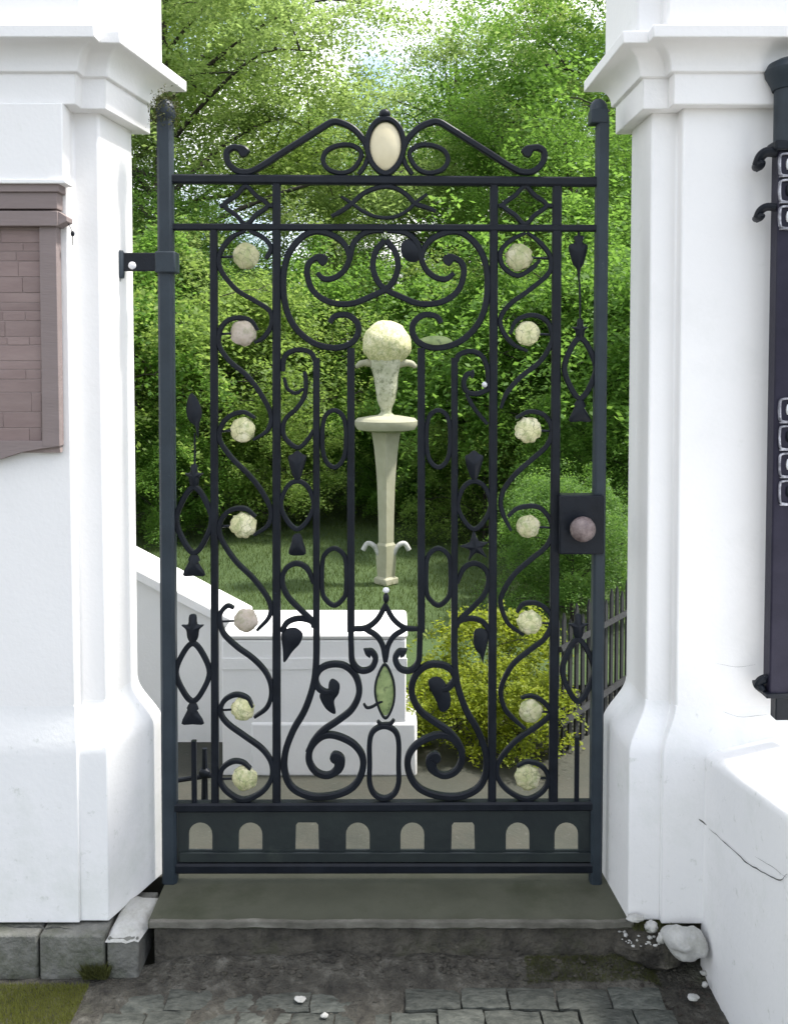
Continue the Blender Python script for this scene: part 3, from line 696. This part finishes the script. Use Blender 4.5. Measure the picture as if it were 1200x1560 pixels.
# hinge strap
a, b = at(184, 414, -.01), at(266, 386, -.01)
hg_ = link('hinge', *box(a.x, b.x+.002, -.026, -.0185, a.z, b.z), M['iron'], g, bevel=.003)
link('hinge_collar', *box(at(240, 400).x, b.x+.006, -.029, .024, a.z-.004, b.z+.004), M['ironpost'], hg_, bevel=.004)
link('hinge_knuckle', *join([lathe((at(184, 400, -.02).x, -.022, a.z-.018), [(.010, 0), (.011, .01), (.011, .066), (.008, .072)], 16), lathe((at(181, 400, -.02).x, -.024, a.z-.045), [(.003, 0), (.006, .02), (.007, .04)], 10)]), M['ironpost'], hg_)
link('bolt', *ellipsoid((at(203, 402, -.02).x, -.028, at(203, 405, -.02).z), .0105, .005, .010, 12, 8, jit=.12), M['whitegloss'], hg_, label='white painted bolt head')
link('post_cap', *ellipsoid(at(253, 172), .026, .026, .034, 16, 10, jit=.2), M['ironpost'], g)
link('post_cap', *join([box(at(899, 0).x, at(925, 0).x, -.022, .022, at(0, 190).z, at(0, 168).z), ellipsoid(at(911, 168), .024, .022, .030, 16, 8, jit=.08)]), M['ironpost'], g, bevel=.003)

# ------------------------------------------------------------------ leaves
def leaves(centres, L_, W_, up=.4, seed=0, sizej=.35):
    r = np.random.default_rng(seed); n = len(centres)
    nn = r.normal(size=(n, 3)); nn[:, 2] = np.abs(nn[:, 2])+up*2; nn /= np.linalg.norm(nn, axis=1)[:, None]
    a = r.normal(size=(n, 3)); u = np.cross(nn, a); u /= np.linalg.norm(u, axis=1)[:, None]; v = np.cross(nn, u)
    s = (1+r.uniform(-sizej, sizej, n))[:, None]
    c = centres
    V = np.stack([c-u*s*L_/2, c+v*s*W_/2-u*s*L_*.05, c+u*s*L_/2, c-v*s*W_/2-u*s*L_*.05], axis=1).reshape(-1, 3)
    return V
def leaf_mesh(name, V, m):
    n = len(V)//4; me = bpy.data.meshes.new(name)
    me.vertices.add(len(V)); me.vertices.foreach_set('co', V.astype(np.float32).ravel())
    me.loops.add(4*n); me.loops.foreach_set('vertex_index', np.arange(4*n, dtype=np.int32))
    me.polygons.add(n); me.polygons.foreach_set('loop_start', np.arange(0, 4*n, 4, dtype=np.int32))
    me.update(calc_edges=True); me.materials.append(m); return me
# moss on left post cap
cc = np.array(at(252, 170)); pts = cc+rng.normal(size=(1500, 3))*np.array([.016, .014, .022])
o = inst('moss_tuft', leaf_mesh('moss_tuft', leaves(pts, .010, .003, 0, 3)-np.array(WL[g]), M['moss']), g, WL[g]); o['kind'] = 'stuff'; o['label'] = 'mossy tuft on the left post top'

# ------------------------------------------------------------------ right ornamental post
YQ = -.235
def q(px, py): return at(px, py, YQ)
op = thing('ornamental_post', q(1200, 1095), 'black ornamental iron post fixed to the right pillar face with small brackets', 'post')
xc = q(1199, 500).x; hw = q(1220, 500).x-xc
def zz(py): return at(1199, py, YQ).z
link('shaft', *box(xc-hw*1.02, xc+hw*1.02, YQ-.012, YQ+.03, zz(1056), zz(222)), M['bracket_iron'], op, bevel=.004)
link('neck', *lathe((xc, YQ+.01, zz(222)), [(.036, 0), (.036, zz(126)-zz(222))], 24), M['ironpost'], op)
link('cap', *lathe((xc, YQ+.01, zz(128)), [(.040, -.012), (.044, 0), (.056, .022), (.058, .034), (.050, .050), (.030, .060), (.01, .063)], 28), M['ironpost'], op)
link('collar', *box(xc-hw*1.35, xc+hw*1.35, YQ-.022, YQ+.034, zz(232), zz(216)), M['iron'], op, bevel=.005)
link('neck_highlight_strip', *box(xc-.004, xc+.012, YQ-.03, YQ-.024, zz(210), zz(128)), M['whitegloss'], op, bevel=.002) if False else None
for (y0, y1) in [(232, 352), (605, 772)]:
    n = max(1, int((y1-y0)/40)); hh = (y1-y0)/n
    for i in range(n):
        ya, yb = y0+hh*i, y0+hh*(i+1)-4
        c = []
        x0_, x1_ = 1187, 1212
        pts = [(x0_+4, ya+3), (x1_-4, ya+3), (x1_, ya+9), (x1_, yb-7), (x1_-4, yb-1), (x0_+4, yb-1), (x0_, yb-7), (x0_, ya+9)]
        pp = spline([at(x, y, YQ-.016) for x, y in pts], 3, True)
        link('ornament_ring', *sweep(pp, .0045, .006, True), M['greygloss'], op)  # gloss of the ring is in its colour
        link('ornament_bar', *sweep([at(1187, yb+1, YQ-.016), at(1212, yb+1, YQ-.016)], .003, .007), M['greygloss'], op)
        link('ornament_boss', *ellipsoid(at(1200, (ya+yb)/2, YQ-.014), .006, .005, .013, 10, 6, jit=.2), M['whitegloss' if i % 2 == 0 else 'iron'], op)  # white bosses stand in for bright polished highlights on the dark post
for (yy, s) in [(240, 1), (322, .8), (1042, .9)]:
    z = zz(yy)
    xl_ = q(1158, yy).x
    pts = [Vector((xl_+.022*0, YQ+.02, z-.014*s)), Vector((xl_+.004, YQ+.012, z+.004*s)), Vector((xl_+.016, YQ+.005, z+.014*s)), Vector((xc-hw*1.0, YQ, z+.012*s))]
    link('bracket', *tube(spline(pts, 5), [.012*s]*16, 10), M['iron'], op)
    link('bracket_foot', *ellipsoid((xl_+.004, YQ+.022, z-.014*s), .012*s, .03, .013*s, 12, 8, jit=.2), M['iron'], op)
link('foot_plate', *box(q(1162, 1050).x, xc+hw*2, YQ-.02, YQ+.035, zz(1060), zz(1053)), M['iron'], op, bevel=.002)
link('socket', *box(q(1179, 1080).x, xc+hw*.98, YQ-.008, YQ+.026, zz(1096), zz(1061)), M['iron'], op, bevel=.003)

# ------------------------------------------------------------------ things behind the gate
# low white block
YBk = .74
bx0, bx1 = at(338, 1000, YBk).x, at(620, 1000, YBk).x
zt = at(480, 928, YBk+.30).z; zs = at(480, 1020, YBk).z
wb = thing('plinth_wall', ((bx0+bx1)/2, YBk+.2, -.045), 'low white panelled garden plinth standing on the path behind the gate', 'wall')
link('body', *box(bx0, bx1-.004, YBk, YBk+.28, -.048, zt-.03), M['plaster'], wb, bevel=.004)
link('coping', *box(bx0-.002, bx1+.002, YBk-.005, YBk+.30, zt-.028, zt), M['plaster'], wb, bevel=.014, seg=3)
link('band', *box(bx0-.001, bx1, YBk-.004, YBk-.0005, zs, at(480, 1002, YBk).z), M['plaster'], wb, bevel=.002)
link('base', *box(bx0+.10, bx1+.035, YBk-.006, YBk+.30, -.05, at(480, 1100, YBk).z), M['plaster'], wb, bevel=.010, seg=3)
# sloping white wall
YS = 1.02
xa, xb = at(120, 900, YS).x, bx0+.03
sw = thing('stair_wall', ((xa+xb)/2, YS+.1, -.045), 'white wall with a sloping coping descending behind the left side of the gate', 'wall')
def slp(px): return at(px, 848+(px-205)*75/140, YS+.2).z
V = [(x, y, z) for y in (YS, YS+.2) for x, z in [(xa, -.05), (xb, -.05), (xb, slp(352)-.02), (xa, slp(120)-.02)]]
link('body', V, [(0,1,2,3),(7,6,5,4),(0,4,5,1),(1,5,6,2),(2,6,7,3),(3,7,4,0)], M['plaster'], sw, bevel=.004)
V = [(x, y, z) for y in (YS-.03, YS+.23) for x, z in [(xa, slp(120)-.045), (xb, slp(352)-.045), (xb, slp(352)), (xa, slp(120))]]
link('coping', V, [(0,1,2,3),(7,6,5,4),(0,4,5,1),(1,5,6,2),(2,6,7,3),(3,7,4,0)], M['plaster'], sw, bevel=.006)
# railing fragment by the left
hr = thing('low_rail', (at(290, 1200, .5).x, .5, -.045), 'short dark iron rail low down behind the left corner of the gate', 'railing')
link('rail_bar', *tube([at(262, 1190, .5), at(330, 1180, .5)], .008), M['iron'], hr)
link('rail_post', *tube([at(312, 1228, .5), at(312, 1140, .5)], [.012, .008]), M['iron'], hr)
link('rail_foot', *ellipsoid(at(312, 1178, .5), .02, .016, .02, 12, 8, jit=.2), M['iron'], hr)
# stone urn sculpture on a tapered column
YU = 3.4
def u(px, py): return at(px, py, YU)
ux = u(588, 700).x; uz0 = u(588, 887).z; k_ = (YU+DIST)/F
ur = thing('garden_sculpture', (ux, YU, uz0), 'pale stone sculpture of a round head and vase on a slender column', 'sculpture')
def lp(rows):                      # rows (half width px, y px) top to bottom
    return [(h*k_, u(588, y).z-uz0) for h, y in reversed(rows)]
B = (ux, YU, uz0)
link('head', *ellipsoid(u(589, 524), 37*k_, 34*k_, 35*k_, 28, 18, jit=.09, js=2.5), M['ball'], ur, smooth=80)
link('vase', *lathe(B, lp([(24, 548), (22, 560), (18, 575), (17, 590), (14, 610), (9, 622), (8, 628), (14, 634)]), 24, jit=.14), M['stone_mottled'], ur, smooth=60)
for s in (-1, 1):
    link('handle', *tube(spline([u(588+s*14, 556), u(588+s*27, 553), u(588+s*38, 554), u(588+s*46, 560)], 4), [6*k_, 7*k_, 6.5*k_, 6*k_, 6*k_, 6*k_, 5*k_, 5*k_, 5*k_, 5*k_, 4*k_, 4*k_, 2*k_], 10), M['stone_pale'], ur, smooth=60)
    link('scroll', *tube(spline([u(588+s*10, 846), u(588+s*18, 832), u(588+s*28, 828), u(588+s*35, 838)], 4), [4*k_]*13, 10), M['white_stone'], ur, smooth=60)
link('disc', *lathe(B, lp([(20, 633), (44, 637), (48, 641), (48, 647), (44, 654), (30, 657)]), 32), M['stone_pale'], ur, smooth=30)
link('column', *lathe(B, lp([(23, 655), (19, 680), (16, 710), (14, 740), (12.5, 790), (12, 826), (15, 830), (16, 850), (14, 878), (19, 880), (19, 889)]), 4, jit=0), M['stone_pale'], ur, smooth=20, bevel=.004)
# wooden fence on curb, right
fe = thing('paling_fence', (.68, .95, -.045), 'dark weathered wooden paling fence on a beige curb behind the gate lock side', 'fence')
fa = Vector((.595, .86, 0)); fb = Vector((1.15, 1.60, 0)); n = 17
zc_ = at(870, 1172, .8).z
for i in range(n):
    p = fa.lerp(fb, i/n); hgt = at(870, 952, .8).z + random.uniform(-.03, .03)
    w = .026; dr = (fb-fa).normalized()
    z0_ = zc_-.002; z1_ = hgt
    a = p; b = p+dr*w*1.0; nrm = Vector((-dr.y, dr.x, 0))*.008
    m_ = (a+b)/2
    V = []
    for s in (0, 1):
        o_ = nrm*s
        V += [(a.x+o_.x, a.y+o_.y, z0_), (b.x+o_.x, b.y+o_.y, z0_), (b.x+o_.x, b.y+o_.y, z1_-.03), (m_.x+o_.x, m_.y+o_.y, z1_), (a.x+o_.x, a.y+o_.y, z1_-.03)]
    link('paling', V, [(4,3,2,1,0),(5,6,7,8,9)]+[(i_, (i_+1) % 5, 5+(i_+1) % 5, 5+i_) for i_ in range(5)], M['wood'], fe, bevel=.001)
for hz in (.14, .42):
    a = fa+Vector((.012, -.004, zc_+hz)); b = fb+Vector((.012, -.004, zc_+hz))
    link('fence_rail', *tube([a+Vector((.0, .0, 0)), b], .014, 4), M['wood'], fe)
for i in range(6):
    p = fa.lerp(fb, i/6)+Vector((-.06, -.03, 0)); dr = (fb-fa)/6; nn_ = Vector((dr.y, -dr.x, 0)).normalized()*.16
    V = [(x, y, z) for z in (-.05, zc_) for x, y in [(p.x, p.y), (p.x+dr.x*.985, p.y+dr.y*.985), (p.x+dr.x*.985+nn_.x, p.y+dr.y*.985+nn_.y), (p.x+nn_.x, p.y+nn_.y)]]
    link('curb_stone', V, [(0,1,2,3),(7,6,5,4),(0,4,5,1),(1,5,6,2),(2,6,7,3),(3,7,4,0)], M['curb'], fe, bevel=.004)
# pale bluish paling gate piece seen left beyond the hinge
# ------------------------------------------------------------------ trees
def tree_protos(seed, H, Rr, base, nl, lL, lW, m, nlimb=16, cr=.5, flat=.35, sub=4, trunk_r=.12, lean=0, up=.5, topness=.9, round_=False):
    r = random.Random(seed); rr = np.random.default_rng(seed)
    V, Fc = [], []
    th = H*.86
    tp = [Vector((r.uniform(-.1, .1)*H*.12*i/6+lean*i/6, r.uniform(-.1, .1)*H*.12*i/6, th*i/6)) for i in range(7)]
    tpp = spline(tp, 4); trad = [trunk_r*(1-.82*i/(len(tpp)-1)) for i in range(len(tpp))]; trad[0] *= 1.35
    trunk = tube(tpp, trad, 10)
    limbs = []; cl = []
    for i in range(nlimb):
        hfrac = base+(1-base)*((i+.5)/nlimb)**.9*topness
        h = hfrac*th; st_ = tpp[min(len(tpp)-1, int(hfrac*(len(tpp)-1)))]
        az = i*2.4+r.uniform(-.5, .5); rel = (h/H-base*.8)/(1-base*.8)
        env = Rr*(math.sin(min(1, max(.08, rel))*math.pi*.62+.9)**.8 if round_ else (1-rel)**.6*.9+.15)*r.uniform(.75, 1.1)
        rise = env*r.uniform(.15, .55)
        d = Vector((math.cos(az), math.sin(az), 0))
        sw_ = Vector((-d.y, d.x, 0))*r.uniform(-.25, .25)*env
        pts = [st_, st_+d*env*.35+Vector((0, 0, rise*.6))+sw_*.3, st_+d*env*.7+Vector((0, 0, rise*.95))+sw_*.7, st_+d*env+Vector((0, 0, rise*.8))+sw_]
        pp = spline(pts, 4); r0 = trunk_r*.38*(1-hfrac*.6)
        limbs.append(tube(pp, [r0*(1-.85*j/(len(pp)-1)) for j in range(len(pp))], 6))
        for j in range(sub):
            u_ = .35+.65*(j+r.random())/sub; q_ = pp[min(len(pp)-1, int(u_*(len(pp)-1)))]
            e = q_+Vector((r.uniform(-1, 1), r.uniform(-1, 1), r.uniform(-.3, .6)))*env*.32
            limbs.append(tube([q_, (q_+e)/2+Vector((0, 0, .05)), e], [r0*.4, r0*.25, r0*.08], 4)); cl.append(e)
        cl.append(pp[-1])
    cl.append(tpp[-1]+Vector((0, 0, H*.06)))
    cl = np.array([list(c) for c in cl]); per = nl//len(cl)
    pts = []
    for c in cl:
        k = rr.uniform(.65, 1.3); s = cr*k
        nsub = 7; sc_ = c+rr.normal(size=(nsub, 3))*np.array([s*.75, s*.75, s*flat*.8])
        idx = rr.integers(0, nsub, per)
        p = sc_[idx]+rr.normal(size=(per, 3))*np.array([s*.34, s*.34, s*flat*.33])
        p[:, 2] -= ((p[:, 0]-c[0])**2+(p[:, 1]-c[1])**2)*.25/s
        pts.append(p)
    pts = np.concatenate(pts)
    wood = mesh('trunk', *join([trunk]+limbs), M['bark'], 60)
    crown = leaf_mesh('crown', leaves(pts, lL, lW, up, seed), m)
    return wood, crown
PR = {}
M['leaf_light'] = leafmat('pale_olive_leaf', [(.15, (0.12, 0.20, 0.05)), (.5, (0.20, 0.29, 0.085)), (.85, (0.28, 0.37, 0.13))], .55)
PR['olive'] = tree_protos(11, 9, 3.4, .22, 125000, .066, .032, M['leaf_olive'], nlimb=22, cr=.62, flat=.34, sub=4, trunk_r=.15)
PR['olive2'] = tree_protos(12, 9, 3.2, .18, 125000, .062, .030, M['leaf_light'], nlimb=22, cr=.55, flat=.42, sub=4, trunk_r=.14, round_=True)
PR['fresh'] = tree_protos(13, 8, 3.0, .10, 130000, .060, .034, M['leaf_fresh'], nlimb=24, cr=.55, flat=.55, sub=4, trunk_r=.13, round_=True)
PR['dark'] = tree_protos(14, 8, 3.0, .05, 110000, .066, .036, M['leaf_dark'], nlimb=24, cr=.6, flat=.5, sub=4, trunk_r=.13)
PR['shrub_g'] = tree_protos(15, 2.6, 1.25, .02, 42000, .05, .028, M['leaf_fresh'], nlimb=20, cr=.24, flat=.75, sub=3, trunk_r=.035, round_=True)
PR['shrub_d'] = tree_protos(16, 2.8, 1.3, .02, 42000, .05, .026, M['leaf_dark'], nlimb=20, cr=.26, flat=.7, sub=3, trunk_r=.04, round_=True)
PR['shrub_o'] = tree_protos(17, 2.6, 1.3, .02, 36000, .048, .026, M['leaf_olive'], nlimb=20, cr=.26, flat=.5, sub=3, trunk_r=.04, round_=True)
PR['shrub_y'] = tree_protos(18, .62, .34, .02, 9000, .026, .016, M['leaf_yellow'], nlimb=18, cr=.085, flat=.5, sub=3, trunk_r=.012, round_=True)
def plant(kind, name, x, y, s, rot, label, cat, group=None, sz=1.0, z=None):
    z = hl(x, y) if z is None else z
    t = thing(name, (x, y, z), label, cat, group)
    t.rotation_euler = (0, 0, rot); t.scale = (s, s, s*sz)
    for nm, me_ in zip(('trunk', 'crown'), PR[kind]):
        o = bpy.data.objects.new(nm, me_); COL.objects.link(o); o.parent = t
    return t
TREES = [
 ('olive2', -3.0, 9.4, .98, .3, 'olive green spreading tree beyond the left pillar, its sprays reaching above the crest scroll'),
 ('olive2', 1.0, 12.5, .81, 1.7, 'soft olive green tree rising behind the cream oval medallion'),
 ('olive', -4.6, 12.5, 1.25, 3.3, 'very tall olive tree standing furthest left behind the pillar cornice'),
 ('fresh', 3.9, 10.5, 1.1, 2.9, 'full fresh green tree beside the right pillar cornice'),
 ('fresh', 2.2, 8.8, .60, 4.4, 'rounded fresh green tree behind the right hand crest scroll'),
 ('dark', -2.6, 8.0, .50, .9, 'dark green tree low behind the upper left corner of the gate'),
 ('olive', 4.6, 17.0, 1.15, 5.1, 'pale tall tree far back at the upper right below the sky'),
 ('fresh', -1.3, 16.5, .90, 1.1, 'fresh green tree far back left of the cream oval, below the sky gap'),
 ('olive2', 1.9, 18.5, .86, 4.1, 'soft olive tree far back right of the cream oval, closing the canopy'),
 ('dark', -5.8, 13.0, 1.0, 2.2, 'dark tree seen beside the left gate post'),
 ('fresh', 6.6, 14.0, 1.0, 3.6, 'green tree seen through the gap beside the right gate post'),
]
for kd, x, y, s, rt, lb in TREES: plant(kd, 'tree', x, y, s, rt, lb, 'tree')
rb = random.Random(5)
for i, (x, y) in enumerate([(-9, 22), (-5, 24), (-1.8, 26), (1.6, 24), (5, 23), (9, 22), (-12, 18), (12, 18)]):
    plant(['olive2', 'fresh', 'olive2'][i % 3], 'tree', x, y, rb.uniform(.48, .58), rb.uniform(0, 6), 'distant tree in the belt of woodland behind the lawn', 'tree', 'trees of the far woodland belt')
SH = [
 ('shrub_o', -2.0, 5.6, 1.0, .3, 'olive bushy shrub behind the left strip of the gate'),
 ('shrub_o', -1.15, 6.6, .95, 1.3, 'olive bush behind the left inner scroll panel'),
 ('shrub_g', -.2, 7.6, 1.05, 2.3, 'rounded green shrub directly behind the stone sculpture'),
 ('shrub_g', .75, 6.2, .9, 3.3, 'fresh green shrub just right of the stone sculpture'),
 ('shrub_g', 1.55, 5.2, 1.0, 4.3, 'leafy green shrub behind the lock plate'),
 ('shrub_g', 2.3, 6.8, 1.15, 5.3, 'tall green shrub behind the right gate post'),
 ('shrub_g', 2.2, 4.4, .95, .7, 'green shrub showing between right gate post and pillar'),
 ('shrub_g', -2.75, 5.0, 1.0, 1.9, 'green hedge shrub showing between left pillar and gate post'),
 ('shrub_o', -3.4, 7.6, 1.2, 2.9, 'tall olive shrub far left beyond the pillar'),
 ('shrub_o', 1.3, 8.3, 1.2, 3.9, 'olive shrub at the back of the lawn on the right'),
 ('shrub_g', -1.9, 4.9, .42, .5, 'low bush at the front of the hedge behind the left side scrolls'),
 ('shrub_o', -1.0, 5.4, .46, 1.6, 'low olive bush at the front of the hedge left of the sculpture'),
 ('shrub_g', -.15, 6.0, .45, 2.2, 'low green bush right behind the foot of the sculpture'),
 ('shrub_o', .75, 5.0, .44, 3.0, 'low olive bush just right of the sculpture foot'),
 ('shrub_g', 1.45, 4.0, .46, 4.2, 'low bush behind the lock side scrolls in front of the taller shrub'),
 ('shrub_g', 1.0, 3.0, .30, 5.2, 'small fresh bush between the yellow green bushes and the lawn'),
 ('shrub_d', 3.6, 6.2, 1.2, 4.9, 'dark shrub far right beyond the fence'),
]
for kd, x, y, s, rt, lb in SH: plant(kd, 'shrub', x, y, s, rt, lb, 'shrub')
YS_ = [(.24, .98, .50, .2, 'yellow green bush beside the white plinth'), (.47, .93, .52, 1.5, 'yellow green bush in the middle of the right hand row'),
       (.42, 1.30, .72, 3.5, 'larger yellow green bush behind the other two')]
for x, y, s, rt, lb in YS_: plant('shrub_y', 'bush', x, y, s*1.06, rt, lb, 'bush', z=-.05)
plant('shrub_d', 'bush', .98, 2.5, .30, 1.1, 'small dark bush close behind the paling fence', 'bush', z=0)

# ------------------------------------------------------------------ grass and litter
def tuft(name, region, n, h, m, label, z0, seed, lean=.4):
    r = np.random.default_rng(seed)
    x = r.uniform(region[0], region[1], n); y = r.uniform(region[2], region[3], n)
    hh = h*r.uniform(.5, 1.2, n); an = r.uniform(0, 6.28, n); w = h*.06
    zb = np.array([z0(a, b) if callable(z0) else z0 for a, b in zip(x, y)])
    B_ = np.stack([x, y, zb], 1); dx = np.stack([np.cos(an), np.sin(an), 0*an], 1)
    ln = r.normal(size=(n, 3))*lean*hh[:, None]; ln[:, 2] = hh
    V = np.stack([B_-dx*w, B_+dx*w, B_+ln*.6+dx*w*.7, B_+ln], 1).reshape(-1, 3)
    me_ = leaf_mesh(name, V, m); o = bpy.data.objects.new(name, me_); COL.objects.link(o); tag(o, label, 'grass', kind='stuff'); return o
tuft('grass', (-1.02, at(136, 1500, -.25).x, -.42, -.245), 16000, .009, M['grass_olive'], 'patch of olive green grass under the left pillar', ZG-.006, 1)
tuft('grass', (-2.4, 1.6, 2.2, 8), 60000, .035, M['grass'], 'mown grass blades on the lawn behind the white walls', lambda a, b: hl(a, b)-.004, 2)
tuft('weeds', (at(130, 1450, -.21).x, at(168, 1450, -.21).x, -.235, -.212), 700, .030, M['moss'], 'greenish weeds against the foundation stones left of the step', ZG, 3)
tuft('moss', (at(800, 1450, -.2).x, at(1000, 1450, -.2).x, -.245, -.178), 6000, .008, M['moss'], 'dark moss along the right half of the step foot', hg, 4)
tuft('moss', (at(960, 1400, -.17).x, at(1035, 1400, -.17).x, -.20, -.16), 900, .012, M['moss'], 'moss and weeds at the foot of the right pillar', -.012, 5)
# rubble ledge under right plinth
V, Fc = ellipsoid((at(1000, 1430, -.18).x, -.13, -.07), .13, .08, .065, 30, 16, jit=.25, js=4)
rbm = link('rubble_footing', V, Fc, M['riser'], pr, smooth=70)
def rock(px, py, w, h, m, label, Y=-.24, seed=0, name='stone'):
    c = at(px, py, Y); s = (Y+DIST)/F
    V, Fc = ellipsoid((0, 0, 0), w*s/2, w*s*.4, h*s/2, 28, 18, jit=.30, js=1.3, seed=seed)
    V = [Vector(p)*(1+.10*noise.noise(Vector(p)/(w*s)*7+Vector((seed, 0, 0)))+.04*noise.noise(Vector(p)/(w*s)*22)) for p in V]
    me_ = mesh(name, V, Fc, m, 50); o = inst(name, me_, None, c, (0, 0, 0)); tag(o, label, name); return o
rock(1042, 1434, 66, 46, M['white_stone'], 'large whitewashed stone at the foot of the right pillar', -.23, 3)
rock(992, 1412, 22, 18, M['white_stone'], 'small white rubble stone beside the right end of the step', -.19, 5)
rock(1006, 1430, 12, 18, M['white_stone'], 'narrow white chip next to the large whitewashed stone', -.22, 6)
rock(967, 1398, 26, 8, M['white_stone'], 'flat white flake lying against the right plinth', -.185, 7)
for (px, py, w, h, lb) in [(457, 1522, 20, 7, 'flat white pebble on the dark earth left of the setts'), (1073, 1500, 11, 11, 'round white pebble near the low garden wall'),
                           (1072, 1482, 14, 8, 'pale pinkish pebble just above the round white one'), (1055, 1519, 22, 8, 'grey flat pebble near the bottom right'), (494, 1547, 14, 8, 'bright bluish white pebble at the bottom centre'),
                           ]:
    p = atZ(px, py, ZG+.002); rock(px, py, w*.85, h*.8, M['white_stone'], lb, p.y, seed=px, name='pebble')
r_ = random.Random(9); V, Fc = [], []
prt = []
for i in range(420):
    x = r_.uniform(-.95, .78); y = -.215-abs(r_.gauss(0, .22)); s = r_.uniform(.001, .0045)
    prt.append(ellipsoid((x, y, hg(x, y)+s*.3), s*r_.uniform(.8, 2), s, s*.5, 5, 3))
tag(link('gravel', *join(prt), M['dirt'], smooth=60), 'fine grit scattered over the earth before the step', 'gravel', kind='stuff')


def crumbs(name, label, reg, n, m, smin, smax, z0, seed):
    r = random.Random(seed); pr_ = []
    for i in range(n):
        x = r.uniform(reg[0], reg[1]); y = r.uniform(reg[2], reg[3]); q = smin+(smax-smin)*r.random()**3
        z = z0(x, y) if callable(z0) else z0
        v_, f_ = ellipsoid((0, 0, 0), q*r.uniform(.8, 1.7), q*r.uniform(.7, 1.3), q*.7, 7, 5, jit=.5, js=2, seed=i % 17)
        pr_.append(([(a[0]+x, a[1]+y, a[2]+z+q*.2) for a in v_], f_))
    return tag(link(name, *join(pr_), m, smooth=60), label, name, kind='stuff')
crumbs('soil_crumbs', 'dark soil crumbs gathered along the foot of the step', (-.62, .72, -.235, -.185), 500, M['riser'], .001, .007, hg, 31)
crumbs('plaster_chips', 'small chips of white plaster at the foot of the right pillar', (.57, .73, -.23, -.17), 60, M['white_stone'], .0015, .006, -.03, 32)
crumbs('dead_leaf_bits', 'brown leaf scraps and grit by the garden wall', (.60, .77, -.36, -.22), 160, M['bark'], .001, .005, hg, 33)
